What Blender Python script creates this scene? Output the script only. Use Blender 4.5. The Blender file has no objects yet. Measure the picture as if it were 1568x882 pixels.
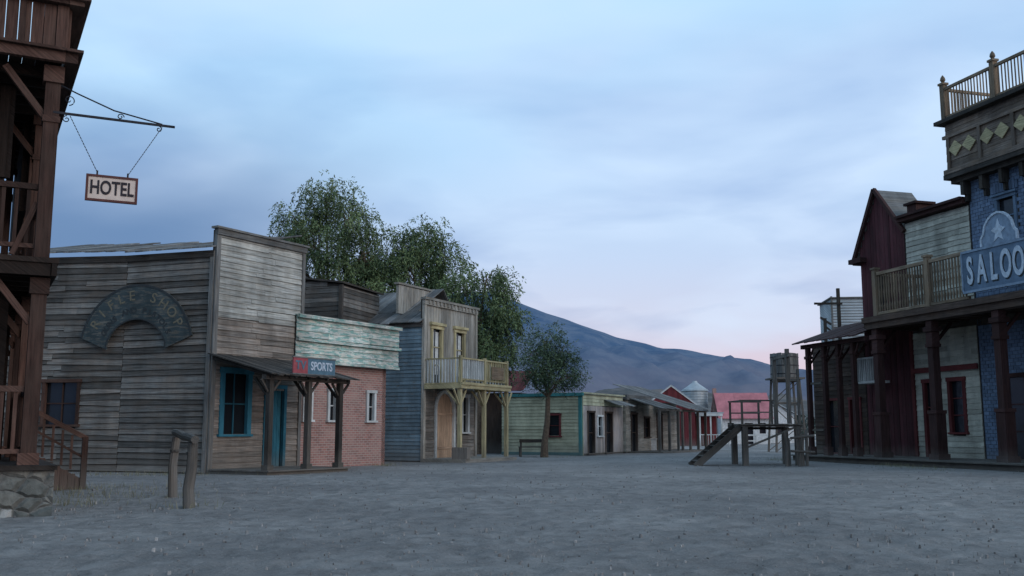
import bpy, math, random
import numpy as np
from mathutils import Vector, Matrix, noise as mnoise
random.seed(7); np.random.seed(7)
scene = bpy.context.scene
COL = scene.collection

# ------------------------------------------------------------------ materials
def newmat(name):
    m = bpy.data.materials.new(name); m.use_nodes = True
    nt = m.node_tree
    b = nt.nodes["Principled BSDF"]
    return m, nt, b
def N(nt, t, **kw):
    n = nt.nodes.new(t)
    for k, v in kw.items(): n.inputs[k].default_value = v
    return n
def L(nt, a, b): nt.links.new(a, b)
def mixc(nt, fac, a, b, mode='MIX'):
    n = nt.nodes.new('ShaderNodeMix'); n.data_type = 'RGBA'; n.blend_type = mode
    def s(sock, v):
        if hasattr(v, 'links'): nt.links.new(v, sock)
        elif isinstance(v, (int, float)): sock.default_value = v
        else: sock.default_value = (v[0], v[1], v[2], 1)
    s(n.inputs[0], fac); s(n.inputs[6], a); s(n.inputs[7], b)
    return n.outputs[2]
def maprange(nt, v, a, b, c, d):
    n = nt.nodes.new('ShaderNodeMapRange')
    nt.links.new(v, n.inputs[0])
    for i, x in enumerate((a, b, c, d)): n.inputs[i+1].default_value = x
    return n.outputs[0]
def mathn(nt, op, a, b=None):
    n = nt.nodes.new('ShaderNodeMath'); n.operation = op
    for i, v in enumerate((a, b)):
        if v is None: continue
        if hasattr(v, 'links'): nt.links.new(v, n.inputs[i])
        else: n.inputs[i].default_value = v
    return n.outputs[0]
def add_bump(nt, b, h, strength, dist):
    bp = nt.nodes.new('ShaderNodeBump'); bp.inputs['Strength'].default_value = strength; bp.inputs['Distance'].default_value = dist
    nt.links.new(h, bp.inputs['Height']); nt.links.new(bp.outputs[0], b.inputs['Normal'])

def wood(name, base, var=.45, paint=None, peel=.5, rough=.85, warm=None, dirt=.5):
    m, nt, b = newmat(name)
    uv = nt.nodes.new('ShaderNodeUVMap'); uv.uv_map = 'UVMap'
    at = nt.nodes.new('ShaderNodeAttribute'); at.attribute_name = 'rnd'
    rnd = at.outputs['Fac']
    off = nt.nodes.new('ShaderNodeCombineXYZ')
    L(nt, mathn(nt, 'MULTIPLY', rnd, 37.0), off.inputs[0]); L(nt, mathn(nt, 'MULTIPLY', rnd, 91.0), off.inputs[1])
    va = nt.nodes.new('ShaderNodeVectorMath'); va.operation = 'ADD'
    L(nt, uv.outputs[0], va.inputs[0]); L(nt, off.outputs[0], va.inputs[1])
    mp = nt.nodes.new('ShaderNodeMapping'); mp.inputs['Scale'].default_value = (1.3, 30, 1)
    L(nt, va.outputs[0], mp.inputs[0])
    g = N(nt, 'ShaderNodeTexNoise', Scale=1.0, Detail=5.0, Roughness=.65); L(nt, mp.outputs[0], g.inputs['Vector'])
    mp2 = nt.nodes.new('ShaderNodeMapping'); mp2.inputs['Scale'].default_value = (.9, 2.2, 1)
    L(nt, va.outputs[0], mp2.inputs[0])
    st = N(nt, 'ShaderNodeTexNoise', Scale=1.6, Detail=4.0, Roughness=.6); L(nt, mp2.outputs[0], st.inputs['Vector'])
    lo = [c*.42 for c in base]; hi = [min(1, c*1.5) for c in base]
    c1 = mixc(nt, maprange(nt, g.outputs[0], .32, .68, 0, 1), lo, hi)
    wm = warm if warm else [base[0]*1.15, base[1]*1.0, base[2]*.82]
    c1 = mixc(nt, mathn(nt, 'MULTIPLY', maprange(nt, st.outputs[0], .42, .68, 0, 1), .55), c1, wm)
    if paint:
        pk = N(nt, 'ShaderNodeTexNoise', Scale=2.4, Detail=8.0, Roughness=.72)
        mp3 = nt.nodes.new('ShaderNodeMapping'); mp3.inputs['Scale'].default_value = (1.0, 5.5, 1)
        L(nt, va.outputs[0], mp3.inputs[0]); L(nt, mp3.outputs[0], pk.inputs['Vector'])
        # more paint kept for low 'peel'
        f = maprange(nt, pk.outputs[0], .66-.3*peel, .72-.3*peel, 1, 0)
        pc = mixc(nt, maprange(nt, st.outputs[0], .35, .65, 0, 1), [c*.75 for c in paint], paint)
        c1 = mixc(nt, f, c1, pc)
    br = maprange(nt, rnd, 0, 1, 1-var, 1+var)
    ge = nt.nodes.new('ShaderNodeNewGeometry')
    # broad weather stains running down the wall
    mpw = nt.nodes.new('ShaderNodeMapping'); mpw.inputs['Scale'].default_value = (1.1, 1.1, .35); L(nt, ge.outputs['Position'], mpw.inputs[0])
    ws = N(nt, 'ShaderNodeTexNoise', Scale=1.0, Detail=5.0, Roughness=.65); L(nt, mpw.outputs[0], ws.inputs['Vector'])
    br = mathn(nt, 'MULTIPLY', br, maprange(nt, ws.outputs[0], .32, .66, .62, 1.18))
    cc = nt.nodes.new('ShaderNodeCombineXYZ')
    for i in range(3): L(nt, br, cc.inputs[i])
    c1 = mixc(nt, 1.0, c1, cc.outputs[0], 'MULTIPLY')
    sx = nt.nodes.new('ShaderNodeSeparateXYZ'); L(nt, ge.outputs['Position'], sx.inputs[0])
    hz = mathn(nt, 'SUBTRACT', sx.outputs[2], mathn(nt, 'MULTIPLY', ws.outputs[0], .8))
    c1 = mixc(nt, mathn(nt, 'MULTIPLY', maprange(nt, hz, -.35, .35, 1, 0), dirt), c1, (.17, .155, .135))
    L(nt, c1, b.inputs['Base Color']); b.inputs['Roughness'].default_value = rough
    b.inputs['Specular IOR Level'].default_value = .2
    add_bump(nt, b, g.outputs[0], .7, .014)
    return m

def flat(name, col, rough=.8, metal=0, spec=.3, nz=.25, scale=6, bump=.2):
    m, nt, b = newmat(name)
    tc = nt.nodes.new('ShaderNodeTexCoord')
    n = N(nt, 'ShaderNodeTexNoise', Scale=scale, Detail=6.0, Roughness=.6); L(nt, tc.outputs['Object'], n.inputs['Vector'])
    c = mixc(nt, maprange(nt, n.outputs[0], .3, .7, 0, 1), [x*(1-nz) for x in col], [min(1, x*(1+nz)) for x in col])
    L(nt, c, b.inputs['Base Color']); b.inputs['Roughness'].default_value = rough; b.inputs['Metallic'].default_value = metal
    b.inputs['Specular IOR Level'].default_value = spec
    add_bump(nt, b, n.outputs[0], bump, .01)
    return m

M = {}
M['gun_side'] = wood('weathered_grey_boards', (.135,.13,.12), .5, warm=(.17,.13,.10))
M['gun_front'] = wood('bleached_boards', (.38,.38,.35), .2, warm=(.40,.37,.31))
M['gun_low'] = wood('brown_grey_boards', (.22,.195,.17), .36, warm=(.24,.185,.145))
M['grey_trim'] = wood('grey_trim', (.17,.17,.165), .3)
M['roofwood'] = wood('weathered_roof_planks', (.15,.15,.148), .45, rough=1)
M['dark_wood'] = wood('dark_wood', (.06,.053,.047), .4)
M['post_wood'] = wood('grey_post_wood', (.115,.105,.095), .35)
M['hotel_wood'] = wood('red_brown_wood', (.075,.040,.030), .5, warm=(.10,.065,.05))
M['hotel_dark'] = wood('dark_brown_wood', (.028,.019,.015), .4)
M['teal'] = wood('teal_paint', (.12,.12,.11), .2, paint=(.045,.19,.26), peel=.15)
M['green'] = wood('peeling_green_paint', (.50,.51,.47), .2, paint=(.22,.38,.34), peel=.68)
M['blue'] = wood('faded_blue_boards', (.22,.24,.25), .2, paint=(.20,.285,.34), peel=.35)
M['tan'] = wood('tan_boards', (.31,.29,.255), .26, warm=(.34,.29,.22))
M['yellow'] = wood('yellow_wood', (.42,.36,.21), .22, warm=(.45,.36,.20))
M['white'] = wood('old_white_paint', (.38,.38,.37), .15, paint=(.62,.63,.61), peel=.25)
M['cream'] = wood('cream_boards', (.36,.35,.26), .12, paint=(.47,.46,.32), peel=.25)
M['creamr'] = wood('cream_peeling', (.29,.27,.23), .22, paint=(.50,.48,.40), peel=.3)
M['tealtrim'] = wood('teal_trim', (.1,.2,.2), .1, paint=(.06,.22,.22), peel=.1)
M['pinkw'] = wood('pinkish_boards', (.38,.34,.32), .25)
M['red'] = wood('barn_red_boards', (.14,.04,.04), .2, paint=(.17,.035,.04), peel=.25)
M['darkred'] = wood('dark_red_boards', (.06,.032,.032), .3, paint=(.085,.028,.032), peel=.35)
M['redtrim'] = wood('red_trim', (.10,.03,.03), .2, paint=(.14,.035,.035), peel=.2)
M['door'] = wood('orange_door_wood', (.46,.31,.21), .12, warm=(.5,.33,.21), dirt=.2)
M['salblue'] = wood('saloon_blue_shingle', (.15,.19,.24), .3, paint=(.15,.205,.30), peel=.3)
M['salbrown'] = wood('saloon_brown', (.065,.045,.036), .35)
M['salred'] = wood('saloon_column_red', (.055,.027,.025), .3)
M['balu'] = wood('baluster_wood', (.20,.15,.105), .3)
M['cornice'] = wood('cornice_wood', (.17,.135,.11), .3)
M['signblue'] = wood('sign_blue', (.16,.2,.26), .1, paint=(.14,.20,.28), peel=.2)
M['signlet'] = flat('sign_letter_pale', (.44,.50,.57), .8, nz=.3, scale=9)
M['hotelsign'] = flat('hotel_sign_cream', (.58,.47,.40), .7, nz=.15)
M['hotelframe'] = flat('hotel_sign_frame', (.09,.03,.025), .7)
M['black'] = flat('black_letter_and_opening', (.02,.015,.02), .7)
M['iron'] = flat('black_iron', (.02,.02,.025), .6, metal=.4)
M['archsign'] = wood('arch_sign_paint', (.12,.12,.11), .1, paint=(.055,.075,.08), peel=.5)
M['archlet'] = flat('arch_letters', (.14,.125,.09), .8, nz=.4, scale=9)
M['archlet2'] = flat('arch_letters_small', (.03,.035,.038), .8)
M['sportsred'] = flat('sports_red', (.30,.07,.08), .7)
M['sportsblue'] = flat('sports_blue', (.08,.15,.20), .7)
M['metal'] = flat('galvanised', (.36,.39,.40), .6, metal=.3, nz=.2, scale=2)
M['pinkroof'] = flat('red_metal_roof', (.42,.15,.16), .7, nz=.25, scale=1.2)
M['whitewall'] = flat('whitewash', (.55,.55,.54), .85)
M['crest'] = flat('crest_blue', (.20,.26,.34), .8)

def glass():
    m, nt, b = newmat('dark_glass')
    b.inputs['Base Color'].default_value = (.015,.018,.022,1); b.inputs['Roughness'].default_value = .14
    tc = nt.nodes.new('ShaderNodeTexCoord'); n = N(nt,'ShaderNodeTexNoise',Scale=1.5,Detail=2.0); L(nt,tc.outputs['Object'],n.inputs['Vector'])
    add_bump(nt,b,n.outputs[0],.15,.05); return m
M['glass'] = glass()

def brick():
    m, nt, b = newmat('old_brick')
    uv = nt.nodes.new('ShaderNodeUVMap'); uv.uv_map='UVMap'
    br = nt.nodes.new('ShaderNodeTexBrick'); br.inputs['Scale'].default_value = 1
    br.inputs['Brick Width'].default_value=.23; br.inputs['Row Height'].default_value=.082; br.inputs['Mortar Size'].default_value=.009
    br.inputs['Color1'].default_value=(.36,.165,.135,1); br.inputs['Color2'].default_value=(.22,.115,.10,1); br.inputs['Mortar'].default_value=(.38,.34,.31,1)
    L(nt, uv.outputs[0], br.inputs['Vector'])
    n = N(nt,'ShaderNodeTexNoise',Scale=1.3,Detail=6.0,Roughness=.65); L(nt, uv.outputs[0], n.inputs['Vector'])
    c = mixc(nt, maprange(nt,n.outputs[0],.4,.75,0,.7), br.outputs[0], (.38,.27,.23))
    c = mixc(nt, maprange(nt,n.outputs[0],.25,.45,.6,0), c, (.14,.09,.08))
    L(nt,c,b.inputs['Base Color']); b.inputs['Roughness'].default_value=.9; b.inputs['Specular IOR Level'].default_value=.2
    add_bump(nt,b,br.outputs['Fac'],-.6,.01); return m
M['brick']=brick()

def stone(name, cells):
    m, nt, b = newmat(name)
    tc = nt.nodes.new('ShaderNodeTexCoord'); n=N(nt,'ShaderNodeTexNoise',Scale=7.0,Detail=7.0,Roughness=.65); L(nt,tc.outputs['Object'],n.inputs['Vector'])
    if cells:
        n2=N(nt,'ShaderNodeTexNoise',Scale=2.6,Detail=3.0); L(nt,tc.outputs['Object'],n2.inputs['Vector'])
        mp=nt.nodes.new('ShaderNodeMapping'); mp.inputs['Scale'].default_value=(3.1,3.1,4.6)
        v2=nt.nodes.new('ShaderNodeVectorMath'); v2.operation='ADD'
        sc=nt.nodes.new('ShaderNodeVectorMath'); sc.operation='SCALE'; sc.inputs['Scale'].default_value=.18; L(nt,n2.outputs['Color'],sc.inputs[0])
        L(nt,tc.outputs['Object'],v2.inputs[0]); L(nt,sc.outputs[0],v2.inputs[1]); L(nt,v2.outputs[0],mp.inputs[0])
        vo=nt.nodes.new('ShaderNodeTexVoronoi'); vo.inputs['Scale'].default_value=1; L(nt,mp.outputs[0],vo.inputs['Vector'])
        ve=nt.nodes.new('ShaderNodeTexVoronoi'); ve.feature='DISTANCE_TO_EDGE'; ve.inputs['Scale'].default_value=1; L(nt,mp.outputs[0],ve.inputs['Vector'])
        sp=nt.nodes.new('ShaderNodeSeparateXYZ'); L(nt,vo.outputs['Color'],sp.inputs[0])
        c=mixc(nt,sp.outputs[0],(.085,.095,.09),(.22,.21,.18))
        c=mixc(nt,maprange(nt,sp.outputs[1],.86,.9,0,1),c,(.40,.39,.36))
        ed=maprange(nt,ve.outputs[0],.02,.08,0,1)
        c=mixc(nt,ed,(.15,.145,.13),c)
        h=mathn(nt,'ADD',mathn(nt,'MULTIPLY',maprange(nt,ve.outputs[0],.0,.2,0,1),1.2),mathn(nt,'MULTIPLY',n.outputs[0],.5))
    else:
        at = nt.nodes.new('ShaderNodeAttribute'); at.attribute_name='rnd'
        c = mixc(nt, at.outputs['Fac'], (.12,.115,.11), (.36,.34,.32)); h=n.outputs[0]
    c = mixc(nt, 1.0, c, mixc(nt, maprange(nt,n.outputs[0],.3,.7,0,1),(.6,.6,.6),(1.3,1.3,1.3)),'MULTIPLY')
    L(nt,c,b.inputs['Base Color']); b.inputs['Roughness'].default_value=.92; b.inputs['Specular IOR Level'].default_value=.2
    add_bump(nt,b,h,.9,.05); return m
M['stone']=stone('pebble_stone',False); M['rubble']=stone('rubble_masonry',True)

def corr():
    m, nt, b = newmat('corrugated_metal')
    uv = nt.nodes.new('ShaderNodeUVMap'); uv.uv_map='UVMap'
    w = nt.nodes.new('ShaderNodeTexWave'); w.bands_direction='X'; w.inputs['Scale'].default_value=2.2; w.inputs['Distortion'].default_value=0
    L(nt,uv.outputs[0],w.inputs['Vector'])
    n=N(nt,'ShaderNodeTexNoise',Scale=1.3,Detail=5.0); L(nt,uv.outputs[0],n.inputs['Vector'])
    c=mixc(nt,maprange(nt,n.outputs[0],.35,.7,0,1),(.30,.33,.34),(.44,.47,.48))
    L(nt,c,b.inputs['Base Color']); b.inputs['Roughness'].default_value=.6; b.inputs['Metallic'].default_value=.2
    add_bump(nt,b,w.outputs[0],.8,.03); return m
M['corr']=corr()

def ground_mat():
    m, nt, b = newmat('packed_dirt')
    tc = nt.nodes.new('ShaderNodeTexCoord'); o = tc.outputs['Object']
    big=N(nt,'ShaderNodeTexNoise',Scale=.2,Detail=6.0,Roughness=.62); L(nt,o,big.inputs['Vector'])
    md=N(nt,'ShaderNodeTexNoise',Scale=2.0,Detail=8.0,Roughness=.72); L(nt,o,md.inputs['Vector'])
    fn=N(nt,'ShaderNodeTexNoise',Scale=34.0,Detail=5.0,Roughness=.75); L(nt,o,fn.inputs['Vector'])
    c=mixc(nt,maprange(nt,big.outputs[0],.38,.62,0,1),(.215,.205,.195),(.33,.315,.295))
    c=mixc(nt,maprange(nt,md.outputs[0],.36,.58,.65,0),c,(.155,.147,.14))
    c=mixc(nt,maprange(nt,fn.outputs[0],.56,.70,0,.6),c,(.42,.40,.385))
    c=mixc(nt,maprange(nt,fn.outputs[0],.30,.44,.6,0),c,(.12,.113,.107))
    L(nt,c,b.inputs['Base Color']); b.inputs['Roughness'].default_value=.97; b.inputs['Specular IOR Level'].default_value=.1
    vo=nt.nodes.new('ShaderNodeTexVoronoi'); vo.inputs['Scale'].default_value=3.2; vo.feature='SMOOTH_F1'
    wv=nt.nodes.new('ShaderNodeVectorMath'); wv.operation='ADD'
    L(nt,o,wv.inputs[0]); L(nt,md.outputs['Color'],wv.inputs[1]); L(nt,wv.outputs[0],vo.inputs['Vector'])
    h=mathn(nt,'ADD',mathn(nt,'MULTIPLY',vo.outputs[0],.5),mathn(nt,'ADD',mathn(nt,'MULTIPLY',md.outputs[0],1.0),mathn(nt,'MULTIPLY',fn.outputs[0],.28)))
    add_bump(nt,b,h,1.0,.12); return m
M['ground']=ground_mat()

def leafmat(name, a, c2):
    m, nt, b = newmat(name)
    at = nt.nodes.new('ShaderNodeAttribute'); at.attribute_name='rnd'
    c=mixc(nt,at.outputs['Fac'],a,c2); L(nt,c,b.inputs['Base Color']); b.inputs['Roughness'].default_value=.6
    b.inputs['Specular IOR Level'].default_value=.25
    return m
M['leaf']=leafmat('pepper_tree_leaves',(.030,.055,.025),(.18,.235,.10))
M['leaf2']=leafmat('olive_leaves',(.028,.055,.032),(.13,.18,.095))
M['leaf3']=leafmat('far_scrub_leaves',(.045,.06,.055),(.09,.11,.085))
M['bark']=flat('bark',(.12,.085,.06),.95,nz=.4,scale=9,bump=.8)
M['drygrass']=leafmat('dry_grass_blades',(.12,.13,.06),(.27,.24,.15))

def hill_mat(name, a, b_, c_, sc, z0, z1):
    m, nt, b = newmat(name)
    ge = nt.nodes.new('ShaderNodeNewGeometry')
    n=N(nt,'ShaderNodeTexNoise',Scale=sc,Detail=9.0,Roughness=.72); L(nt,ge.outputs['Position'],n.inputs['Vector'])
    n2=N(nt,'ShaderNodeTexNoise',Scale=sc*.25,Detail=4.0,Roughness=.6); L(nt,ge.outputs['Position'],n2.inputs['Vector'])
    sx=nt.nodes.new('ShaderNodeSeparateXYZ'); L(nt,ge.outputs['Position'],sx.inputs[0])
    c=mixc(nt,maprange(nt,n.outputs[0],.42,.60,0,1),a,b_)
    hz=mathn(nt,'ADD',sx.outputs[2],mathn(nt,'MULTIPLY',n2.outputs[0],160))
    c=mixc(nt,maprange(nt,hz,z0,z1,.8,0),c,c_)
    L(nt,c,b.inputs['Base Color']); b.inputs['Roughness'].default_value=1; b.inputs['Specular IOR Level'].default_value=0
    return m
M['mount']=hill_mat('painted_haze_mountain',(.070,.118,.19),(.125,.165,.225),(.19,.165,.18),.014,110,280)  # aerial haze is painted in as the blue base colour
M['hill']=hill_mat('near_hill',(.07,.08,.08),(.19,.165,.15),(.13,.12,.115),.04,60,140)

# ------------------------------------------------------------------ builders
class Frame:
    def __init__(s, o, d):
        s.o = Vector((o[0], o[1], 0)); d = Vector((d[0], d[1], 0)).normalized()
        s.d = d; s.n = Vector((d.y, -d.x, 0))
    def pt(s, u, n, z): return s.o + s.d*u + s.n*n + Vector((0, 0, z))
    def sub(s, u, n, turn=0):
        p = s.pt(u, n, 0)
        d = {0:s.d,1:s.n,-1:-s.n,2:-s.d}[turn]
        return Frame((p.x, p.y), (d.x, d.y))

def empty(name, loc):
    e = bpy.data.objects.new(name, None); e.location = loc; e.empty_display_size = .3
    COL.objects.link(e); return e

BOXF = [(0,1,3,2),(4,6,7,5),(0,4,5,1),(2,3,7,6),(0,2,6,4),(1,5,7,3)]
class MB:
    def __init__(s, fr): s.fr=fr; s.v=[]; s.f=[]; s.r=[]; s.uv=[]
    def raw(s, pts, faces, rnd=None, uvs=None):
        b=len(s.v); s.v+=[tuple(p) for p in pts]
        r=random.random() if rnd is None else rnd
        for f in faces:
            s.f.append([b+i for i in f]); s.r.append(r)
            s.uv += [uvs[i] for i in f] if uvs else [(pts[i][0]+pts[i][1], pts[i][2]) for i in f]
    def hexa(s, L8, vert=False, rnd=None):
        pts=[s.fr.pt(*p) for p in L8]
        if vert: uvs=[(p[2]+.37*p[1], p[0]+.7*p[1]) for p in L8]
        else: uvs=[(p[0]+.37*p[1], p[2]+.7*p[1]) for p in L8]
        s.raw(pts, BOXF, rnd, uvs)
    def box(s,u0,u1,n0,n1,z0,z1,vert=None,rnd=None):
        if vert is None: vert=(z1-z0)>abs(u1-u0) and (z1-z0)>abs(n1-n0)
        s.hexa([(u,n,z) for u in (u0,u1) for n in (n0,n1) for z in (z0,z1)],vert,rnd)
    def beam(s,a,b,w,h=None,rnd=None):
        h=h or w
        A=s.fr.pt(*a);B=s.fr.pt(*b);D=(B-A).normalized()
        up=Vector((0,0,1)) if abs(D.z)<.9 else s.fr.n
        X=D.cross(up).normalized(); Y=X.cross(D).normalized()
        pts=[];uv=[];Ln=(B-A).length
        for P,t in ((A,0),(B,Ln)):
            for i in (-.5,.5):
                for j in (-.5,.5):
                    pts.append(P+X*w*i+Y*h*j); uv.append((t, i*w+j*h*2))
        s.raw(pts,BOXF,rnd,uv)
    def tube(s,path,rad,seg=8,rnd=None,local=True):
        P=[s.fr.pt(*p) if local else Vector(p) for p in path]
        pts=[];uv=[];faces=[]
        acc=0
        for i,p in enumerate(P):
            D=(P[min(i+1,len(P)-1)]-P[max(i-1,0)]).normalized()
            up=Vector((0,0,1)) if abs(D.z)<.9 else Vector((1,0,0))
            X=D.cross(up).normalized();Y=X.cross(D)
            r=rad[i] if isinstance(rad,(list,tuple)) else rad
            if i: acc+=(p-P[i-1]).length
            for k in range(seg):
                a=2*math.pi*k/seg; pts.append(p+X*math.cos(a)*r+Y*math.sin(a)*r); uv.append((acc,a*.1))
        for i in range(len(P)-1):
            for k in range(seg):
                k2=(k+1)%seg; faces.append((i*seg+k,i*seg+k2,(i+1)*seg+k2,(i+1)*seg+k))
        faces.append(tuple(range(seg))); faces.append(tuple((len(P)-1)*seg+k for k in range(seg))[::-1])
        s.raw(pts,faces,rnd,uv)
    def poly(s, pts2, n0, n1, rnd=None, vert=False):
        k=len(pts2); P=[s.fr.pt(u,n0,z) for u,z in pts2]+[s.fr.pt(u,n1,z) for u,z in pts2]
        uv=[(z,u) if vert else (u,z) for u,z in pts2]*2
        F=[tuple(range(k))[::-1],tuple(range(k,2*k))]+[(i,(i+1)%k,(i+1)%k+k,i+k) for i in range(k)]
        s.raw(P,F,rnd,uv)
    def wall(s,u0,u1,z0,z1,holes=(),n0=-.15,n1=0.):
        us=sorted(set([u0,u1]+[x for h in holes for x in (h[0],h[1]) if u0<x<u1]))
        zs=sorted(set([z0,z1]+[x for h in holes for x in (h[2],h[3]) if z0<x<z1]))
        for i in range(len(us)-1):
            run=None
            for j in range(len(zs)-1):
                cu=(us[i]+us[i+1])/2; cz=(zs[j]+zs[j+1])/2
                inh=any(h[0]<cu<h[1] and h[2]<cz<h[3] for h in holes)
                if inh:
                    if run: s.box(us[i],us[i+1],n0,n1,run[0],run[1],False,.5); run=None
                else: run=(run[0],zs[j+1]) if run else (zs[j],zs[j+1])
            if run: s.box(us[i],us[i+1],n0,n1,run[0],run[1],False,.5)
    def siding(s,u0,u1,z0,z1,h=.18,holes=(),n=0.,jit=.008,th=.02,proud=.028,rng=None,maxl=3.5,miss=0):
        z=z0
        while z<z1-.02:
            zt=min(z+h,z1); a,b=(u0,u1) if rng is None else rng((z+zt)/2)
            segs=[(a,b)]
            for H in holes:
                if H[2]<zt-.01 and H[3]>z+.01:
                    ns=[]
                    for (p,q) in segs:
                        if H[1]<=p or H[0]>=q: ns.append((p,q)); continue
                        if H[0]>p: ns.append((p,H[0]))
                        if H[1]<q: ns.append((H[1],q))
                    segs=ns
            for (p,q) in segs:
                cuts=[p]
                while q-cuts[-1]>maxl: cuts.append(cuts[-1]+maxl*random.uniform(.45,.95))
                if len(cuts)>1 and q-cuts[-1]<.3: cuts.pop()
                cuts.append(q)
                for i in range(len(cuts)-1):
                    if random.random()<miss: continue
                    c,d=cuts[i]+(.006 if i else 0),cuts[i+1]
                    if d-c<.03: continue
                    j1,j2=random.uniform(-jit,jit),random.uniform(-jit,jit)
                    pr=proud*random.uniform(.8,1.3); tp=min(zt+.012,z1)
                    L8=[(c,n+.001,z+j1),(c,n+.001,tp+j1*.5),(c,n+pr+th*.4,z+j1),(c,n+th*.5,tp+j1*.5),
                        (d,n+.001,z+j2),(d,n+.001,tp+j2*.5),(d,n+pr+th*.4,z+j2),(d,n+th*.5,tp+j2*.5)]
                    s.hexa(L8,False)
            z+=h
    def vboards(s,u0,u1,z0,z1,w=.18,holes=(),n=0.,top=None,jit=.01,th=.025):
        u=u0
        while u<u1-.02:
            ue=min(u+w*random.uniform(.85,1.15),u1)
            if u1-ue<.05: ue=u1
            zt=z1 if top is None else top((u+ue)/2)
            segs=[(z0,zt)]
            for H in holes:
                if H[0]<ue-.01 and H[1]>u+.01:
                    ns=[]
                    for (p,q) in segs:
                        if H[3]<=p or H[2]>=q: ns.append((p,q)); continue
                        if H[2]>p: ns.append((p,H[2]))
                        if H[3]<q: ns.append((H[3],q))
                    segs=ns
            for p,q in segs:
                s.box(u+.006,ue-.006,n+.001,n+th*random.uniform(.7,1.2),p,q+(random.uniform(-jit,jit) if q==zt else 0),True)
            u=ue
    def slope(s,u0,u1,n0,z0,n1,z1,w=.2,th=.03,jit=.03,warp=0.):
        u=u0
        while u<u1-.01:
            ue=min(u+w*random.uniform(.85,1.1),u1)
            e=random.uniform(-jit,jit*1.5); dz=random.uniform(-.006,.014); k=(z1-z0)/(n1-n0); sg=(1 if n1>n0 else -1)
            nn=n1+e*sg; zz=z1+k*e*sg; wz=random.uniform(0,warp)
            L8=[(a,b,c) for a in (u+.003,ue-.003) for (b,c2) in ((n0,z0+wz),(nn,zz)) for c in (c2+dz,c2+dz+th)]
            pts=[s.fr.pt(*p) for p in L8]; uvs=[(p[1],p[0]) for p in L8]
            s.raw(pts,BOXF,None,uvs); u=ue
    def done(s,name,mat,parent):
        if not s.f: return None
        o=parent.location if parent else Vector((0,0,0))
        me=bpy.data.meshes.new(name)
        me.from_pydata([(p[0]-o.x,p[1]-o.y,p[2]-o.z) for p in s.v],[],s.f)
        uvl=me.uv_layers.new(name='UVMap'); uvl.data.foreach_set('uv',np.array(s.uv,dtype=np.float32).ravel())
        at=me.attributes.new('rnd','FLOAT','FACE'); at.data.foreach_set('value',np.array(s.r,dtype=np.float32))
        me.materials.append(M[mat] if isinstance(mat,str) else mat)
        ob=bpy.data.objects.new(name,me); COL.objects.link(ob)
        if parent: ob.parent=parent
        return ob

def text(parent,fr,s,u,n,z,size,mat,ext=.008,rot=0,bold=.0,ax='CENTER',sx=1.0,name='lettering'):
    c=bpy.data.curves.new(name,'FONT'); c.body=s; c.size=size; c.extrude=ext; c.align_x=ax; c.align_y='CENTER'; c.offset=bold
    ob=bpy.data.objects.new(name,c); COL.objects.link(ob); c.materials.append(M[mat])
    R=Matrix((fr.d,Vector((0,0,1)),fr.n)).transposed().to_4x4()
    p=fr.pt(u,n,z)-(parent.location if parent else Vector((0,0,0)))
    ob.matrix_world=Matrix.Translation(p)@R@Matrix.Rotation(rot,4,'Z')@Matrix.Diagonal((sx,1,1,1))
    if parent: ob.parent=parent
    return ob

def window(parent,fr,u0,u1,z0,z1,fm,name='window',fw=.09,n=0.,cols=1,rows=2,head=0,sill=.05):
    mb=MB(fr)
    mb.box(u0-fw,u0+.02,n-.06,n+.07,z0,z1,True); mb.box(u1-.02,u1+fw,n-.06,n+.07,z0,z1,True)
    mb.box(u0-fw-.03,u1+fw+.03,n-.06,n+.09,z1,z1+fw*1.2,False)
    if sill: mb.box(u0-fw-.05,u1+fw+.05,n-.06,n+.12,z0-.07,z0,False)
    if head: mb.box(u0-fw-.1,u1+fw+.1,n-.03,n+.16,z1+fw*1.2,z1+fw*1.2+head,False)
    for i in range(1,cols):
        x=u0+(u1-u0)*i/cols; mb.box(x-.018,x+.018,n-.08,n-.045,z0,z1,True)
    for i in range(1,rows):
        x=z0+(z1-z0)*i/rows; mb.box(u0+.02,u1-.02,n-.075,n-.04,x-.02,x+.02,False)
    mb.done(name+'_frame',fm,parent)
    g=MB(fr); g.box(u0,u1,n-.11,n-.09,z0,z1); g.done(name+'_pane','glass',parent)

def balusters(mb,u0,u1,n,z0,z1,sp=.14,w=.035,axis='u',skip=0):
    k=max(1,int(abs(u1-u0)/sp))
    for i in range(k+1):
        if random.random()<skip: continue
        x=u0+(u1-u0)*i/k; j=random.uniform(-.008,.008)
        if axis=='u': mb.box(x-w/2+j,x+w/2+j,n-w/2,n+w/2,z0,z1,True)
        else: mb.box(n-w/2,n+w/2,x-w/2+j,x+w/2+j,z0,z1,True)

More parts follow.
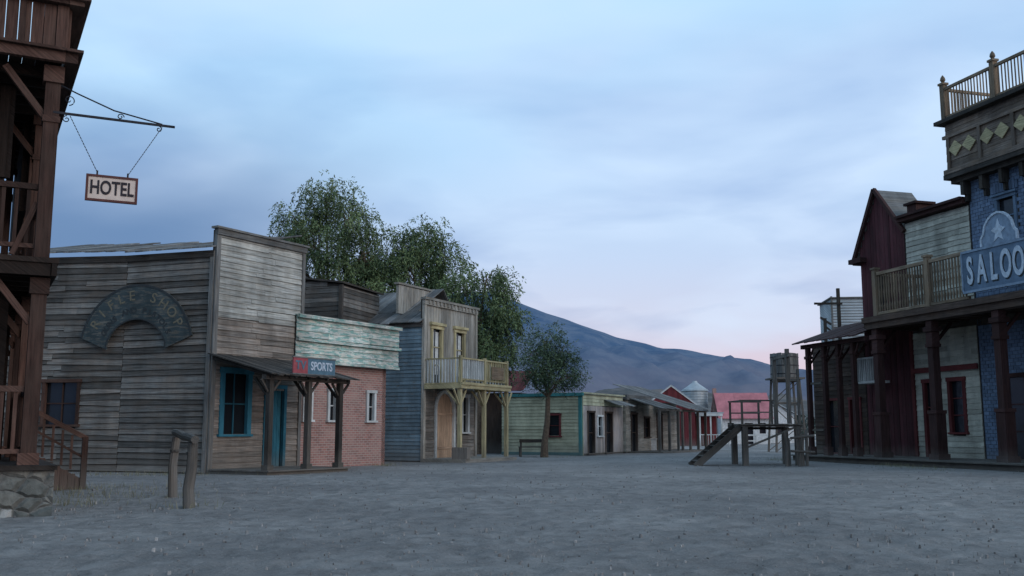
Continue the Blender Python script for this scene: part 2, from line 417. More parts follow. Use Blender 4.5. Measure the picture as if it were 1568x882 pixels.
# ------------------------------------------------------------------ ground
def build_ground():
    xs=np.concatenate([[-4500,-1500,-500,-150,-60,-40,-30,-24],np.arange(-20,20.01,.13),[24,30,40,60,150,500,1500,4500]])
    ys=np.concatenate([[-600,-100,-30,-5,2],np.arange(5,27,.11),np.arange(27,75,.6),[90,130,250,600,1500,5000]])
    rn=random.Random(3)
    # trodden footprints: small oval hollows with a raised rim
    H=np.zeros((len(ys),len(xs)))
    XX,YY=np.meshgrid(xs,ys)
    for k in range(1500):
        fy=6.5+19*rn.random()**1.3; fx=rn.uniform(-.6,.6)*fy+rn.gauss(0,.3)
        a=rn.gauss(math.pi/2,.9); ca,sa=math.cos(a),math.sin(a)
        i0,i1=np.searchsorted(xs,fx-.45),np.searchsorted(xs,fx+.45); j0,j1=np.searchsorted(ys,fy-.45),np.searchsorted(ys,fy+.45)
        dx=XX[j0:j1,i0:i1]-fx; dy=YY[j0:j1,i0:i1]-fy
        p=(dx*ca+dy*sa)/.19; q=(-dx*sa+dy*ca)/.10; r=np.sqrt(p*p+q*q)
        H[j0:j1,i0:i1]+=-.028*np.exp(-r**2*.8)+.014*np.exp(-(r-1.5)**2*3)
    v=[];f=[]; nz=mnoise.noise
    for j,y in enumerate(ys):
        for i,x in enumerate(xs):
            z=0
            if abs(x)<31 and 1<y<76:
                z=.03*nz(Vector((x*.35,y*.35,0)))
                if y<28:
                    z+=.02*nz(Vector((x*1.3,y*1.3,3)))+.02*nz(Vector((x*2.9,y*2.4,7)))+.012*nz(Vector((x*6.5,y*6,5)))+H[j,i]
            v.append((x,y,z))
    nx=len(xs)
    for j in range(len(ys)-1):
        for i in range(nx-1):
            a=j*nx+i; f.append((a,a+1,a+nx+1,a+nx))
    me=bpy.data.meshes.new('ground'); me.from_pydata(v,[],f); me.materials.append(M['ground'])
    me.polygons.foreach_set('use_smooth',[True]*len(f))
    o=bpy.data.objects.new('ground',me); COL.objects.link(o)
build_ground()

def pebbles():
    mb=MB(Frame((0,0),(1,0)))
    for i in range(5200):
        y=6+46*random.random()**1.8; x=random.uniform(-.56,.56)*y
        r=random.choice((.006,.008,.01,.012,.016,.022))*random.uniform(.7,1.3)
        if random.random()<.008: r*=2.0
        a=random.random()*6.28
        pts=[]
        for k in range(5):
            t=a+k*1.2566; rr=r*random.uniform(.7,1.2); pts.append(Vector((x+math.cos(t)*rr,y+math.sin(t)*rr,-.02)))
        for k in range(5):
            t=a+k*1.2566+.2; rr=r*random.uniform(.4,.75); pts.append(Vector((x+math.cos(t)*rr,y+math.sin(t)*rr,r*random.uniform(.5,.8)+.012)))
        mb.raw(pts,[(k,(k+1)%5,(k+1)%5+5,k+5) for k in range(5)]+[(5,6,7,8,9)],None)
    mb.done('pebbles','stone',None)
pebbles()

def grass():
    mb=MB(Frame((0,0),(1,0)))
    spots=[(-9.6,22,2.0,1.2,380),(-8.0,19.5,1.5,.8,180),(-4.6,36.2,.5,.4,110),(-10.6,28.8,2.2,.5,240),(-7.6,17.6,.7,.6,90),(13.6,35.0,.5,3.0,260),(11.6,43.6,.5,1.5,120),(2.2,47.6,1.2,.6,80),(-5.3,16.7,.4,.4,50),(-6.3,19.2,.4,.4,40)]
    for cx,cy,rx,ry,k in spots:
        for i in range(k):
            x=random.gauss(cx,rx*.6);y=random.gauss(cy,ry*.6);h=random.uniform(.04,.15);a=random.random()*6.28;w=.006
            dx,dy=math.cos(a),math.sin(a);b=random.uniform(.02,.1)
            P=[Vector((x-dy*w,y+dx*w,-.03)),Vector((x+dy*w,y-dx*w,-.03)),Vector((x+dx*b+dy*w*.5,y+dy*b-dx*w*.5,h)),Vector((x+dx*b,y+dy*b,h*1.05))]
            mb.raw(P,[(0,1,2,3)],None)
    mb.done('dry_grass','drygrass',None)
grass()

# ------------------------------------------------------------------ mountains
def hf(name,mat,x0,x1,y0,y1,nx,ny,fn):
    v=[];f=[]
    for j in range(ny+1):
        for i in range(nx+1):
            x=x0+(x1-x0)*i/nx;y=y0+(y1-y0)*j/ny; v.append((x,y,fn(x,y)))
    for j in range(ny):
        for i in range(nx):
            a=j*(nx+1)+i; f.append((a,a+1,a+nx+2,a+nx+1))
    me=bpy.data.meshes.new(name); me.from_pydata(v,[],f); me.materials.append(M[mat])
    me.polygons.foreach_set('use_smooth',[True]*len(f))
    o=bpy.data.objects.new(name,me); COL.objects.link(o)
RX=[-3500,-1500,-700,-350,-180,-64,10,109,257,372,455,521,594,651,749,1000,1400,2600,4000]
RZ=[60,120,200,280,345,355,328,290,238,210,202,186,182,162,150,120,150,90,40]
def mfn(x,y):
    H=np.interp(x,RX,RZ)
    t=(y-1300)/1200.
    s=max(0,t)**1.25 if t<1 else max(0,1-(t-1)*.9)
    rg=mnoise.ridged_multi_fractal(Vector((x*.0042,y*.0022,.3)),.9,2.1,6,1.0,2.0,noise_basis='PERLIN_ORIGINAL')
    d=mnoise.noise(Vector((x*.02,y*.01,1)))
    return H*s + (rg-1.2)*(46 if t<.75 else 46*max(.07,1-(t-.75)*4.4))*min(1,s*2) + d*3*min(1,s*3) - 3*(s<=0)
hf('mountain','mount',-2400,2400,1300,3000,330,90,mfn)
def hfn(x,y):
    t=(y-420)/330.; s=math.sin(max(0,min(1,t/2))*math.pi)
    return s*(24+10*mnoise.noise(Vector((x*.006,1,0)))+6*mnoise.noise(Vector((x*.02,y*.02,0)))+4*mnoise.noise(Vector((x*.08,y*.05,0))))-.5
hf('hills','hill',-700,900,420,1080,260,40,hfn)

# ------------------------------------------------------------------ hotel
A=(-7.2,15.3)
HS=Frame(A,(-.478,.878))
HF=Frame(A,(.902,.432))
def hotel():
    e=empty('hotel_building',(A[0],A[1],0))
    m=MB(HS); m.box(-.22,7.8,-5,.24,-.1,.665,False,rnd=.5); m.done('stone_foundation','rubble',e)
    m=MB(HS)
    u=-.3
    while u<7.9: m.box(u,u+.19,-5,.27,.67,.74,False); u+=.196
    u=-.15
    while u<7.9: m.box(u,u+.19,-5,.12,3.82,3.9,False); u+=.196
    m.box(-.15,7.9,.02,.10,3.62,3.815); m.box(-.12,-.04,-5,.01,3.62,3.815)
    for u in np.arange(.4,7.8,.6): m.box(u,u+.08,-5,0,3.66,3.81,False)
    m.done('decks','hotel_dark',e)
    m=MB(HS)
    for u in (.12,2.7,5.3,7.7):
        for n in (-.12,-2.9):
            m.box(u-.11,u+.11,n-.11,n+.11,.742,3.6,True); m.box(u-.11,u+.11,n-.11,n+.11,3.902,6.75,True)
            m.box(u-.15,u+.15,n-.15,n+.15,.742,.92,False); m.box(u-.15,u+.15,n-.15,n+.15,6.75,7.02,False)
            m.box(u-.14,u+.14,n-.14,n+.14,3.35,3.60,False); m.box(u-.13,u+.13,n-.13,n+.13,6.1,6.2,False)
            m.beam((u,n-.1,6.2),(u,n-.7,6.95),.1); m.beam((u+.1,n,6.2),(u+.7,n,6.95),.1)
            m.beam((u,n-.1,2.9),(u,n-.65,3.6),.1); m.beam((u+.1,n,2.9),(u+.65,n,3.6),.1)
            if n<-1: continue
            m.beam((u,n-.12,4.8),(u,n-.42,3.95),.08)
    for u,n in ((4.0,-.56),(6.4,-.5),(1.6,-.75)):
        m.box(u-.06,u+.06,n-.06,n+.06,3.905,6.95,True)
    m.done('posts','hotel_wood',e)
    m=MB(HS)
    for z in (.76,3.92):
        m.box(.07,.17,-2.78,-.235,z+1.08,z+1.17,False); m.box(.09,.15,-2.78,-.235,z+.15,z+.22,False)
        balusters(m,-2.7,-.35,.12,z+.22,z+1.08,.17,.055,'n')
        for a,b in ((.25,2.57),(2.83,5.17),(5.43,7.5)):
            if z<1 and a>5: continue
            m.box(a,b,-.17,-.07,z+1.08,z+1.17,False); m.box(a,b,-.15,-.09,z+.15,z+.22,False)
            balusters(m,a+.1,b-.1,-.12,z+.22,z+1.08,.2,.05)
    m.done('railings','hotel_wood',e)
    m=MB(HS)
    n=-5
    while n<-.05: m.box(-.1,7.9,n,n+.185,7.1,7.16,False); n+=.192
    for u in np.arange(.35,7.8,.55): m.box(u,u+.09,-5,-.02,6.93,7.095,False)
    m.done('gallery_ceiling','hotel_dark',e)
    m=MB(HS)
    m.box(-.22,7.95,.02,.2,7.04,7.2); m.box(-.22,-.11,-5,.015,7.04,7.2,False)
    m.box(-.3,8.0,.02,.27,7.205,7.25); m.box(-.3,-.11,-5,.015,7.205,7.25,False)
    u=-.1
    while u<7.9: m.box(u,u+.17,.03,.075,7.255,7.97,True); u+=.18
    n=-5
    while n<-.02: m.box(-.165,-.12,n,n+.17,7.255,7.97,True); n+=.18
    m.box(-.3,8,.02,.24,7.975,8.05); m.box(-.3,-.1,-5,.015,7.975,8.05,False)
    m.box(-.38,8,.02,.33,8.055,8.13); m.box(-.38,-.1,-5,.015,8.055,8.13,False)
    m.box(-.2,-.16,-.14,.028,7.255,7.97,True)
    for k in np.arange(-4.4,-.3,.62): m.box(-.2,-.17,k,k+.1,7.255,7.97,True)
    m.box(.0,7.9,-.3,-.05,8.0,8.9,rnd=.4); m.siding(.0,7.9,8.15,9.0,.2,n=-.05)
    m.done('parapet','hotel_wood',e)
    m=MB(HS)
    m.vboards(3.0,7.6,.745,3.6,.16,n=-.42); m.box(3.0,7.6,-.52,-.421,.745,3.6,rnd=.3)
    m.vboards(2.9,7.6,5.2,6.9,.16,n=-.3,th=.02); m.box(2.9,7.6,-.4,-.301,5.2,6.9,rnd=.3)  # upper dark boards added to make the shaded gallery read black
    m.done('inner_wall_and_dark_fill','hotel_dark',e)
    m=MB(HS); m.box(1.0,1.1,-5,-.62,5.35,6.9,rnd=.3); m.box(1.0,1.1,-5,-.5,.745,3.6,rnd=.3)
    n=-5
    while n<-.75: m.box(.97,.998,n,n+.15,5.35,6.9,True); m.box(.97,.998,n,n+.15,.745,3.6,True); n+=.16
    m.done('front_boards','hotel_dark',e)
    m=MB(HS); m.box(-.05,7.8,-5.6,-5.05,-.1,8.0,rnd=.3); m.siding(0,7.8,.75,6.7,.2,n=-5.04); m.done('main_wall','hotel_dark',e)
    m=MB(HS)
    for i in range(4):
        z=.66-.165*i; m.box(6.98,7.85,.28+.26*i,.58+.26*i,z-.06,z,False); m.box(6.99,7.83,.50+.26*i,.54+.26*i,z-.165,z-.062,False)
    F2=HS.sub(6.94,0,1)
    m2=MB(F2); m2.poly([(.26,-.05),(1.35,-.05),(1.35,.2),(.26,.8)],-.0,.04,.6,True)
    for k in range(7): m2.box(.27+.152*k,.415+.152*k,.042,.065,-.03,.76-.085*k,True)
    m2.box(1.28,1.4,-.05,.10,-.05,1.12,True); m2.box(.26,.37,-.05,.10,.7,1.75,True)
    m2.beam((.3,.02,1.68),(1.38,.02,1.08),.08,.1); m2.beam((.36,.02,1.25),(1.32,.02,.68),.05)
    for k in range(4): m2.box(.48+.19*k,.53+.19*k,0,.038,.7-.09*k,1.5-.115*k,True)
    m.done('stair_treads','hotel_wood',e); m2.done('stair_side','hotel_wood',e)
hotel()

def hotel_sign():
    e=empty('hotel_sign',HF.pt(.8,0,6.2))
    m=MB(HF)
    m.beam((-.1,-.02,6.27),(1.68,-.02,6.27),.035)
    m.tube([(1.66,-.02,6.27),(1.75,-.02,6.27)],.022,6)
    m.tube([(-.1,-.02,6.76),(.25,-.02,6.62),(.8,-.02,6.42),(1.55,-.02,6.29)],.012,6)
    def scroll(cx,cz,r,s0,turns,sg):
        P=[]
        for k in range(22):
            t=k/21; a=s0+sg*t*turns*6.283; rr=r*(1-t*.75); P.append((cx+math.cos(a)*rr,-.02,cz+math.sin(a)*rr))
        m.tube(P,.009,5)
    scroll(.12,6.5,.09,-1.5,1.2,1); scroll(.9,6.33,.055,0,1.2,1); scroll(1.5,6.2,.05,1.5,1.1,-1); scroll(.1,6.18,.06,1.5,1.2,1)
    def chain(a,b):
        A_,B_=Vector(a),Vector(b); ln=(B_-A_).length; k=int(ln/.05)
        for i in range(k):
            p=A_.lerp(B_,i/k);q=A_.lerp(B_,(i+.8)/k); w=.016 if i%2 else .009
            m.beam(tuple(p),tuple(q),w,.012)
    chain((.15,-.02,6.24),(.60,0,5.36)); chain((1.55,-.02,6.24),(1.06,0,5.36))
    m.tube([(.60,0,5.32),(.60,0,5.39)],.014,6); m.tube([(1.06,0,5.32),(1.06,0,5.39)],.014,6)
    m.done('iron_bracket','iron',e)
    z0,z1,a,b=4.89,5.32,.44,1.22
    m=MB(HF); m.box(a+.03,b-.03,-.015,.015,z0+.03,z1-.03,rnd=.5); m.done('board','hotelsign',e)
    m=MB(HF); m.box(a,b,-.03,.03,z0,z0+.035); m.box(a,b,-.03,.03,z1-.035,z1); m.box(a,a+.035,-.029,.029,z0+.035,z1-.035); m.box(b-.035,b,-.029,.029,z0+.035,z1-.035)
    m.done('frame','hotelframe',e)
    text(e,HF,'HOTEL',(a+b)/2,.02,(z0+z1)/2,.31,'black',.004,bold=.007,sx=.68)
    B=Frame((HF.pt(0,0,0).x,HF.pt(0,0,0).y),(-HF.d.x,-HF.d.y))
    text(e,B,'HOTEL',-(a+b)/2,.02,(z0+z1)/2,.31,'black',.004,bold=.007,sx=.68,name='lettering_back')
hotel_sign()

# ------------------------------------------------------------------ gun shop
G=Frame((-9.05,30),(.513,.858)); S1=Frame((-12.1,31.0),(3.05,-1.0)); S2=Frame((-16.5,31.6),(4.4,-.6))
def gun_shop():
    e=empty('gun_shop_building',(-9.05,30,0)); LF=3.84
    holes=[(.5,1.5,1.15,3.0),(2.3,3.1,.12,2.55)]
    m=MB(G); m.wall(0,LF,0,7.38,holes); m.done('front_wall_core','dark_wood',e)
    m=MB(G); m.siding(.12,LF-.08,4.7,7.38,.175,holes,jit=.026,maxl=2.6,miss=.01); m.done('front_boards_upper','gun_front',e)
    m=MB(G); m.siding(.12,LF-.08,.1,4.7,.175,holes,jit=.026,maxl=2.6); m.done('front_boards_lower','gun_low',e)
    m=MB(G); m.box(-.05,.12,-.05,.075,0,7.4,True); m.box(LF-.08,LF+.05,-.05,.07,0,7.4,True)
    m.box(-.12,LF+.14,-.12,.16,7.405,7.47); m.box(-.05,LF+.08,-.05,.11,7.22,7.40)
    m.done('front_trim','grey_trim',e)
    window(e,G,.5,1.5,1.15,3.0,'teal','shop_window',fw=.15,cols=2,rows=2)
    m=MB(G); m.box(2.2,2.32,-.05,.07,.1,2.6,True); m.box(3.08,3.2,-.05,.07,.1,2.6,True); m.box(2.2,3.2,-.05,.075,2.6,2.72)
    m.vboards(2.32,3.08,.12,2.6,.15,n=-.1); m.done('door','teal',e)
    for F,Ln,nm,hl in ((S1,3.21,'a',[]),(S2,4.44,'b',[(1.9,3.0,1.45,2.75)])):
        m=MB(F); m.wall(0,Ln,0,6.7,hl); m.done('side_wall_core_'+nm,'dark_wood',e)
        m=MB(F); m.siding(0.0,Ln-.02,0.05,6.72,.18,hl,jit=.036,maxl=3.3,miss=.012,proud=.042); m.done('side_boards_'+nm,'gun_side',e)
        m=MB(F); m.slope(-.02,Ln+.04,-5.0,8.02,.24,6.74+(.08 if nm=='b' else .04),.27,.045,jit=.08,warp=.09); m.done('roof_'+nm,'roofwood',e)
        m=MB(F); m.box(-.0,Ln-.02,.06,.1,6.52,6.72,rnd=.2); m.done('fascia_'+nm,'dark_wood',e)
    m=MB(S1); m.box(3.06,3.2,.055,.09,0,6.7,True); m.done('side_trim','grey_trim',e)
    window(e,S2,1.9,3.0,1.45,2.75,'hotel_wood','side_window',cols=2,rows=2)
    m=MB(G); m.box(LF-.1,LF+.02,-6,-.2,0,6.6,rnd=.3); m.box(.0,LF,-6.1,-6,0,6.6,rnd=.3); m.done('rear_walls','gun_side',e)
    m=MB(G)
    n=0.16
    while n<2.55: m.box(-.08,3.5,n,n+.165,.09,.13,False); n+=.172
    m.box(-.05,3.46,.1,2.48,-.05,.088,rnd=.2); m.done('porch_floor','post_wood',e)
    m=MB(G)
    for u in (.1,1.72,3.15):
        m.box(u-.08,u+.08,2.26,2.42,.132,2.72,True); m.box(u-.12,u+.12,2.21,2.46,.132,.28,False)
        m.beam((u,2.2,2.3),(u,1.75,2.78),.07); m.beam((u+.07,2.33,2.35),(u+.42,2.33,2.72),.06); m.beam((u-.07,2.33,2.35),(u-.35,2.33,2.72),.06)
    m.box(-.15,3.55,2.25,2.42,2.725,2.86); m.beam((.02,0.1,3.42),(.02,2.5,2.82),.09); m.beam((3.4,0.1,3.42),(3.4,2.5,2.82),.09)
    for u in (.8,1.6,2.4): m.beam((u,.1,3.4),(u,2.5,2.82),.07)
    m.done('porch_posts','dark_wood',e)
    m=MB(G); m.slope(-.22,3.62,.06,3.52,2.72,2.84,.2,.035,jit=.06); m.done('porch_roof','dark_wood',e)
gun_shop()

def arch_sign():
    F=Frame((-11.6,30.62),(.972,-.235)); e=empty('arched_shop_sign',(-11.6,30.62,4.4)); zc=3.66; R,r=2.1,1.05; a0=math.radians(13)
    K=28; P=[]; Q=[]
    for k in range(K+1):
        a=a0+(math.pi-2*a0)*k/K; P.append((R*.95*math.cos(a),zc+R*math.sin(a)))
        Q.append((r*math.cos(a),zc-.05+r*math.sin(a)))
    Q[0]=(Q[0][0]-.02,Q[0][1]-.1); Q[-1]=(Q[-1][0]+.02,Q[-1][1]-.1)
    m=MB(F)
    for k in range(K): m.poly([P[k],P[k+1],Q[k+1],Q[k]],-.02,.03,.5)
    m.done('panel','archsign',e)
    m=MB(F)
    for k in range(K):
        for (X,s1,s2) in ((P,1.0,.968),(Q,1.0,1.045)):
            a,b=X[k],X[k+1]; f=lambda p,s:(p[0]*s,zc+(p[1]-zc)*s)
            m.poly([f(a,s1),f(b,s1),f(b,s2),f(a,s2)],.031,.04,.5)
    m.done('rim','archlet2',e)
    s='RIFLE SHOP'
    for i,ch in enumerate(s):
        a=math.radians(150-120*i/(len(s)-1)); rr=1.74
        if ch!=' ': text(e,F,ch,rr*.95*math.cos(a),.035,zc+rr*math.sin(a),.44,'archlet',.004,a-math.pi/2,.004,name='letter_%d'%i)
    s='GUNS AND PISTOLS'
    for i,ch in enumerate(s):
        a=math.radians(152-124*i/(len(s)-1)); rr=1.29
        if ch!=' ': text(e,F,ch,rr*.97*math.cos(a),.035,zc+rr*math.sin(a),.25,'archlet2',.004,a-math.pi/2,.008,name='small_letter_%d'%i)
arch_sign()

def sports_sign():
    F=G.sub(.82,2.5); e=empty('sports_sign',F.pt(.9,0,2.9))
    m=MB(F); m.box(0,.62,0,.04,2.95,3.41,rnd=.5); m.done('red_panel','sportsred',e)
    m=MB(F); m.box(.622,1.85,0,.04,2.95,3.41,rnd=.5); m.done('blue_panel','sportsblue',e)
    m=MB(F); m.box(-.03,1.88,-.01,.055,2.9,2.948); m.box(-.03,1.88,-.01,.055,3.412,3.45); m.beam((.2,-.02,2.8),(.2,-.02,3.4),.05); m.beam((1.6,-.02,2.8),(1.6,-.02,3.4),.05); m.done('frame','grey_trim',e)
    text(e,F,'TV',.31,.045,3.18,.36,'sportsblue',.004,bold=.01); text(e,F,'SPORTS',1.23,.045,3.18,.35,'signlet',.004,bold=.008,sx=.8,name='word')
sports_sign()

# ------------------------------------------------------------------ brick shop
def brick_shop():
    F=Frame((-7.1,33.5),(.523,.852)); e=empty('brick_shop_building',(-7.1,33.5,0)); LK=4.55
    hs=[(.2,.5,1.62,2.62),(1.42,1.74,1.62,2.62),(3.5,3.85,1.62,2.62)]
    m=MB(F); m.wall(-.6,LK,-.1,3.7,hs,-.2,0); m.done('brick_wall','brick',e)
    for i,h in enumerate(hs): window(e,F,*h,'white','window_%d'%i,fw=.09,rows=2)
    m=MB(F.sub(LK,0,-1)); m.box(0,7,-.2,-.0,-.1,4.9,rnd=.5); m.done('brick_side','brick',e)
    m=MB(F); m.box(-.5,LK+.2,-.05,.22,3.66,5.08,rnd=.4); m.done('sign_core','dark_wood',e)
    m=MB(F)
    m.siding(-.52,LK+.42,3.62,4.22,.21,n=.22,jit=.02,maxl=2.4); m.siding(-.52,LK+.42,4.36,5.0,.22,n=.24,jit=.02,maxl=2.4)
    m.box(-.5,LK+.45,.2,.36,4.23,4.33); m.box(-.5,LK+.48,.1,.38,5.0,5.12); m.box(-.5,LK+.4,.18,.33,3.52,3.61)
    m.box(LK+.2,LK+.4,-.1,.215,3.62,5.0,True)
    m.done('painted_boards','green',e)
    m=MB(F); m.slope(-.6,LK,-7,3.9,-.1,4.6,.4,.04); m.done('roof','roofwood',e)
    m=MB(F); m.box(LK-.05,LK+.45,-1.3,.0,4.0,4.95,rnd=.5); m.done('return_boards','gun_side',e)
brick_shop()

def shed_behind():
    F=Frame((-11.0,41.3),(4.1,-1.3)); e=empty('weathered_shed',(-9,40.6,0)); Ln=4.3
    m=MB(F); m.box(0,Ln,-3.5,0,0,6.9,rnd=.3); m.poly([(0,6.9),(Ln,6.9),(Ln,7.15),(0,7.75)],-3.5,0,.3); m.done('core','dark_wood',e)
    m=MB(F); m.siding(0,Ln,0,7.1,.19,jit=.03,miss=.02); m.siding(0,Ln,7.1,7.7,.19,rng=lambda z:(0,max(.3,Ln-(z-7.1)*Ln/.62))); m.done('boards','gun_side',e)
    m=MB(F); m.poly([(-.1,7.78),(Ln+.15,7.17),(Ln+.15,7.24),(-.1,7.86)],-3.7,.2,.4); m.box(Ln-.1,Ln+.06,-.05,.08,0,7.15,True); m.done('roof','dark_wood',e)
    m=MB(F.sub(Ln,0,-1)); m.siding(.02,3.5,0,7.1,.19); m.done('end_boards','gun_side',e)
shed_behind()

# ------------------------------------------------------------------ balcony house
def balcony_house():
    T=Frame((-3.65,41),(.464,.886)); S=Frame((-3.65-7*.886,41+7*.464),(.886,-.464)); e=empty('balcony_house_building',(-3.65,41,0)); LT=4.3
    up=[(.62,1.34,3.25,5.5),(2.5,3.22,3.25,5.5)]; lo=[(.9,2.45,.1,2.95),(3.15,3.6,1.2,2.7)]
    m=MB(T); m.wall(0,LT,0,6.7,up+lo); m.done('front_core','dark_wood',e)
    m=MB(T); m.vboards(.1,LT-.1,3.2,6.55,.2,up,n=0); m.done('front_upper','tan',e)
    m=MB(T); m.siding(.1,LT-.1,.1,3.15,.16,lo); m.done('front_lower','gun_low',e)
    m=MB(T); m.box(-.06,.1,-.05,.08,0,6.6,True); m.box(LT-.1,LT+.06,-.05,.08,0,6.6,True)
    m.box(-.12,LT+.12,-.1,.16,6.66,6.76); m.box(-.08,LT+.08,-.03,.1,6.45,6.655)
    k=.2
    while k<LT: m.box(k,k+.09,.102,.15,6.5,6.65,True); k+=.3
    m.done('front_trim','tan',e)
    m=MB(T); m.box(.3,3.9,-1.6,-1.5,6.2,7.42,rnd=.3); m.vboards(.3,3.9,6.2,7.42,.2,n=-1.5); m.box(.2,4.0,-1.65,-1.42,7.44,7.52); m.done('rear_parapet','tan',e)
    for i,h in enumerate(up):
        window(e,T,*h,'yellow','balcony_door_%d'%i,fw=.12,rows=3,sill=0,head=.12)
        c=MB(T); c.box(h[0]+.06,h[0]+.3,-.088,-.083,3.6,5.4,rnd=.5); c.box(h[1]-.3,h[1]-.06,-.088,-.083,3.6,5.4,rnd=.7); c.done('curtain_%d'%i,'whitewall',e)
    window(e,T,*lo[1],'white','ground_window',fw=.12)
    m=MB(T); K=14; cx=1.675; w=.68; zs=2.15
    for k in range(K):
        a,b=math.pi*k/K,math.pi*(k+1)/K
        f=lambda an,R:(cx+R*math.cos(an),zs+R*math.sin(an))
        m.poly([f(a,w),f(b,w),f(b,w+.13),f(a,w+.13)],-.03,.09,.5)
    m.box(cx-w-.13,cx-w,-.03,.09,.1,zs,True); m.box(cx+w,cx+w+.13,-.03,.09,.1,zs,True); m.done('arch_trim','white',e)
    m=MB(T); u=cx-w
    while u<cx+w-.01:
        ue=min(u+.17,cx+w); mm=(u+ue)/2-cx; zt=zs+math.sqrt(max(.01,w*w-mm*mm)); m.box(u+.003,ue-.003,-.06,-.02,.1,zt,True); u=ue
    m.box(cx-w,cx+w,-.019,.01,.5,.6); m.box(cx-w,cx+w,-.019,.01,1.9,2.0); m.done('arched_door','door',e)
    m=MB(T)
    for sg in (-1,1):
        for k in range(5):
            a=.15+k*.28; x=cx+sg*(w+.12)*math.cos(a); z=zs+(w+.12)*math.sin(a)
            if z<2.93: m.box(min(x,cx+sg*.78),max(x,cx+sg*.78)+.001,0,.018,z,2.96,False)
    m.done('spandrel','gun_low',e)
    m=MB(S); m.box(0,7,-.15,0,0,5.72,rnd=.4); m.done('side_core','dark_wood',e)
    m=MB(S); m.siding(0,6.95,.05,5.7,.155,jit=.008); m.done('side_boards','blue',e)
    m=MB(S); m.slope(-.1,7.02,-.9,6.27,.3,5.68,.42,.04,jit=.05); m.slope(-.1,6.1,-3.0,7.5,-.9,6.28,.42,.04,jit=.05); m.box(0,7,.06,.1,5.52,5.68); m.done('roof','roofwood',e)
    m=MB(S); m.slope(-.1,6.1,-3.0,7.5,-4.3,6.0,.42,.04); m.box(0,7,-4.3,-4.2,0,5.9,rnd=.5); m.box(0,.1,-4.2,-.16,0,5.7); m.done('rear','grey_trim',e)
    m=MB(T); n=.1
    while n<1.85: m.box(-.05,4.15,n,n+.16,3.13,3.18,False); n+=.165
    m.box(-.08,4.18,1.8,1.88,2.95,3.19); m.box(-.08,-.0,.1,1.795,2.95,3.12,False); m.box(4.1,4.18,.1,1.795,2.95,3.12,False); m.box(-.08,4.18,1.885,1.92,3.1,3.2)
    for u in (.06,2.05,4.04):
        m.box(u-.075,u+.075,1.65,1.795,.15,2.95,True); m.box(u-.06,u+.06,1.68,1.8,3.2,4.28,True)
        m.beam((u-.07,1.72,2.3),(u-.5,1.72,2.92),.06); m.beam((u+.07,1.72,2.3),(u+.5,1.72,2.92),.06)
        m.beam((u,1.65,2.3),(u,1.1,2.93),.06)
    m.box(0,4.1,1.68,1.78,4.15,4.21); m.box(0.12,4.0,1.7,1.76,3.3,3.36)
    m.box(0,.08,.1,1.67,4.15,4.2,False); m.box(4.02,4.1,.1,1.67,4.15,4.2,False)
    balusters(m,2.15,3.95,1.73,3.36,4.15,.16,.05)
    m.done('balcony','yellow',e)
    m=MB(T); balusters(m,.15,1.95,1.73,3.36,4.15,.14,.05); balusters(m,.2,1.6,.04,3.2,4.15,.14,.05,'n'); balusters(m,.2,1.6,4.06,3.2,4.15,.14,.05,'n'); m.done('balcony_balusters','white',e)
    m=MB(T); m.box(2.55,3.6,1.8,1.83,3.42,3.95,rnd=.5); m.done('balcony_board','balu',e)
    m=MB(T); m.box(-.1,4.3,.0,2.1,-.05,.14,rnd=.6); m.done('porch_step','tan',e)
    m=MB(T); m.box(-.08,.2,1.45,2.15,.14,.6,True); m.done('pedestal','gun_low',e)
balcony_house()

# ------------------------------------------------------------------ cream cottage
def cream_cottage():
    C=Frame((3.55,51.5),(.464,.886)); S=Frame((0-.6*.886,53.36+.6*.464),(.886,-.464)); LS=4.6; e=empty('cream_cottage_building',(3.55,51.5,0))
    h=[(2.75,3.4,1.0,2.05)]
    m=MB(S); m.wall(0,LS,0,3.1,h); m.done('side_core','dark_wood',e)
    m=MB(S); m.siding(0,LS-.1,.15,3.02,.17,h,jit=.004); m.done('side_boards','cream',e)
    window(e,S,*h[0],'redtrim','window',fw=.08,rows=2)
    m=MB(S); m.box(LS-.12,LS+.05,-.05,.07,0,3.05,True); m.box(-.1,LS+.15,-.05,.12,3.04,3.2); m.box(0,LS-.13,-.02,.06,0,.16); m.done('trim','tealtrim',e)
    m=MB(S); m.slope(-.2,LS+.0,-7,3.0,-.1,3.1,.3,.04); m.done('roof','dark_wood',e)
    hl=[(.8,1.6,.1,2.2),(3.2,4.1,.1,2.2),(2.1,2.7,1,2)]
    m=MB(C); m.wall(0.02,5.8,0,3.1,hl); m.done('front_core','dark_wood',e)
    m=MB(C); m.vboards(.12,5.8,.1,2.55,.22,hl); m.done('front_boards','pinkw',e)
    m=MB(C); m.siding(.12,5.8,2.58,3.15,.17); m.box(0,5.9,.0,.14,3.16,3.24); m.box(0.05,.12,.03,.07,0,3.1,True); m.done('front_fascia','cream',e)
    for i,q in enumerate(hl): window(e,C,*q,'salbrown' if i<2 else 'white','opening_%d'%i,fw=.08)
    m=MB(C); m.slope(3.0,5.6,.05,2.9,.9,2.6,.25,.03); m.done('front_awning','grey_trim',e)
    F=Frame((-1.6,57.5),(.95,-.3))
    m=MB(F); m.box(-1,2.2,-3,0,0,3.4,rnd=.4); m.done('rear_wing','salbrown',e)
    m=MB(F); m.slope(-1.2,2.4,-2.5,4.75,.2,3.5,.3,.04); m.done('rear_wing_roof','redtrim',e)
cream_cottage()

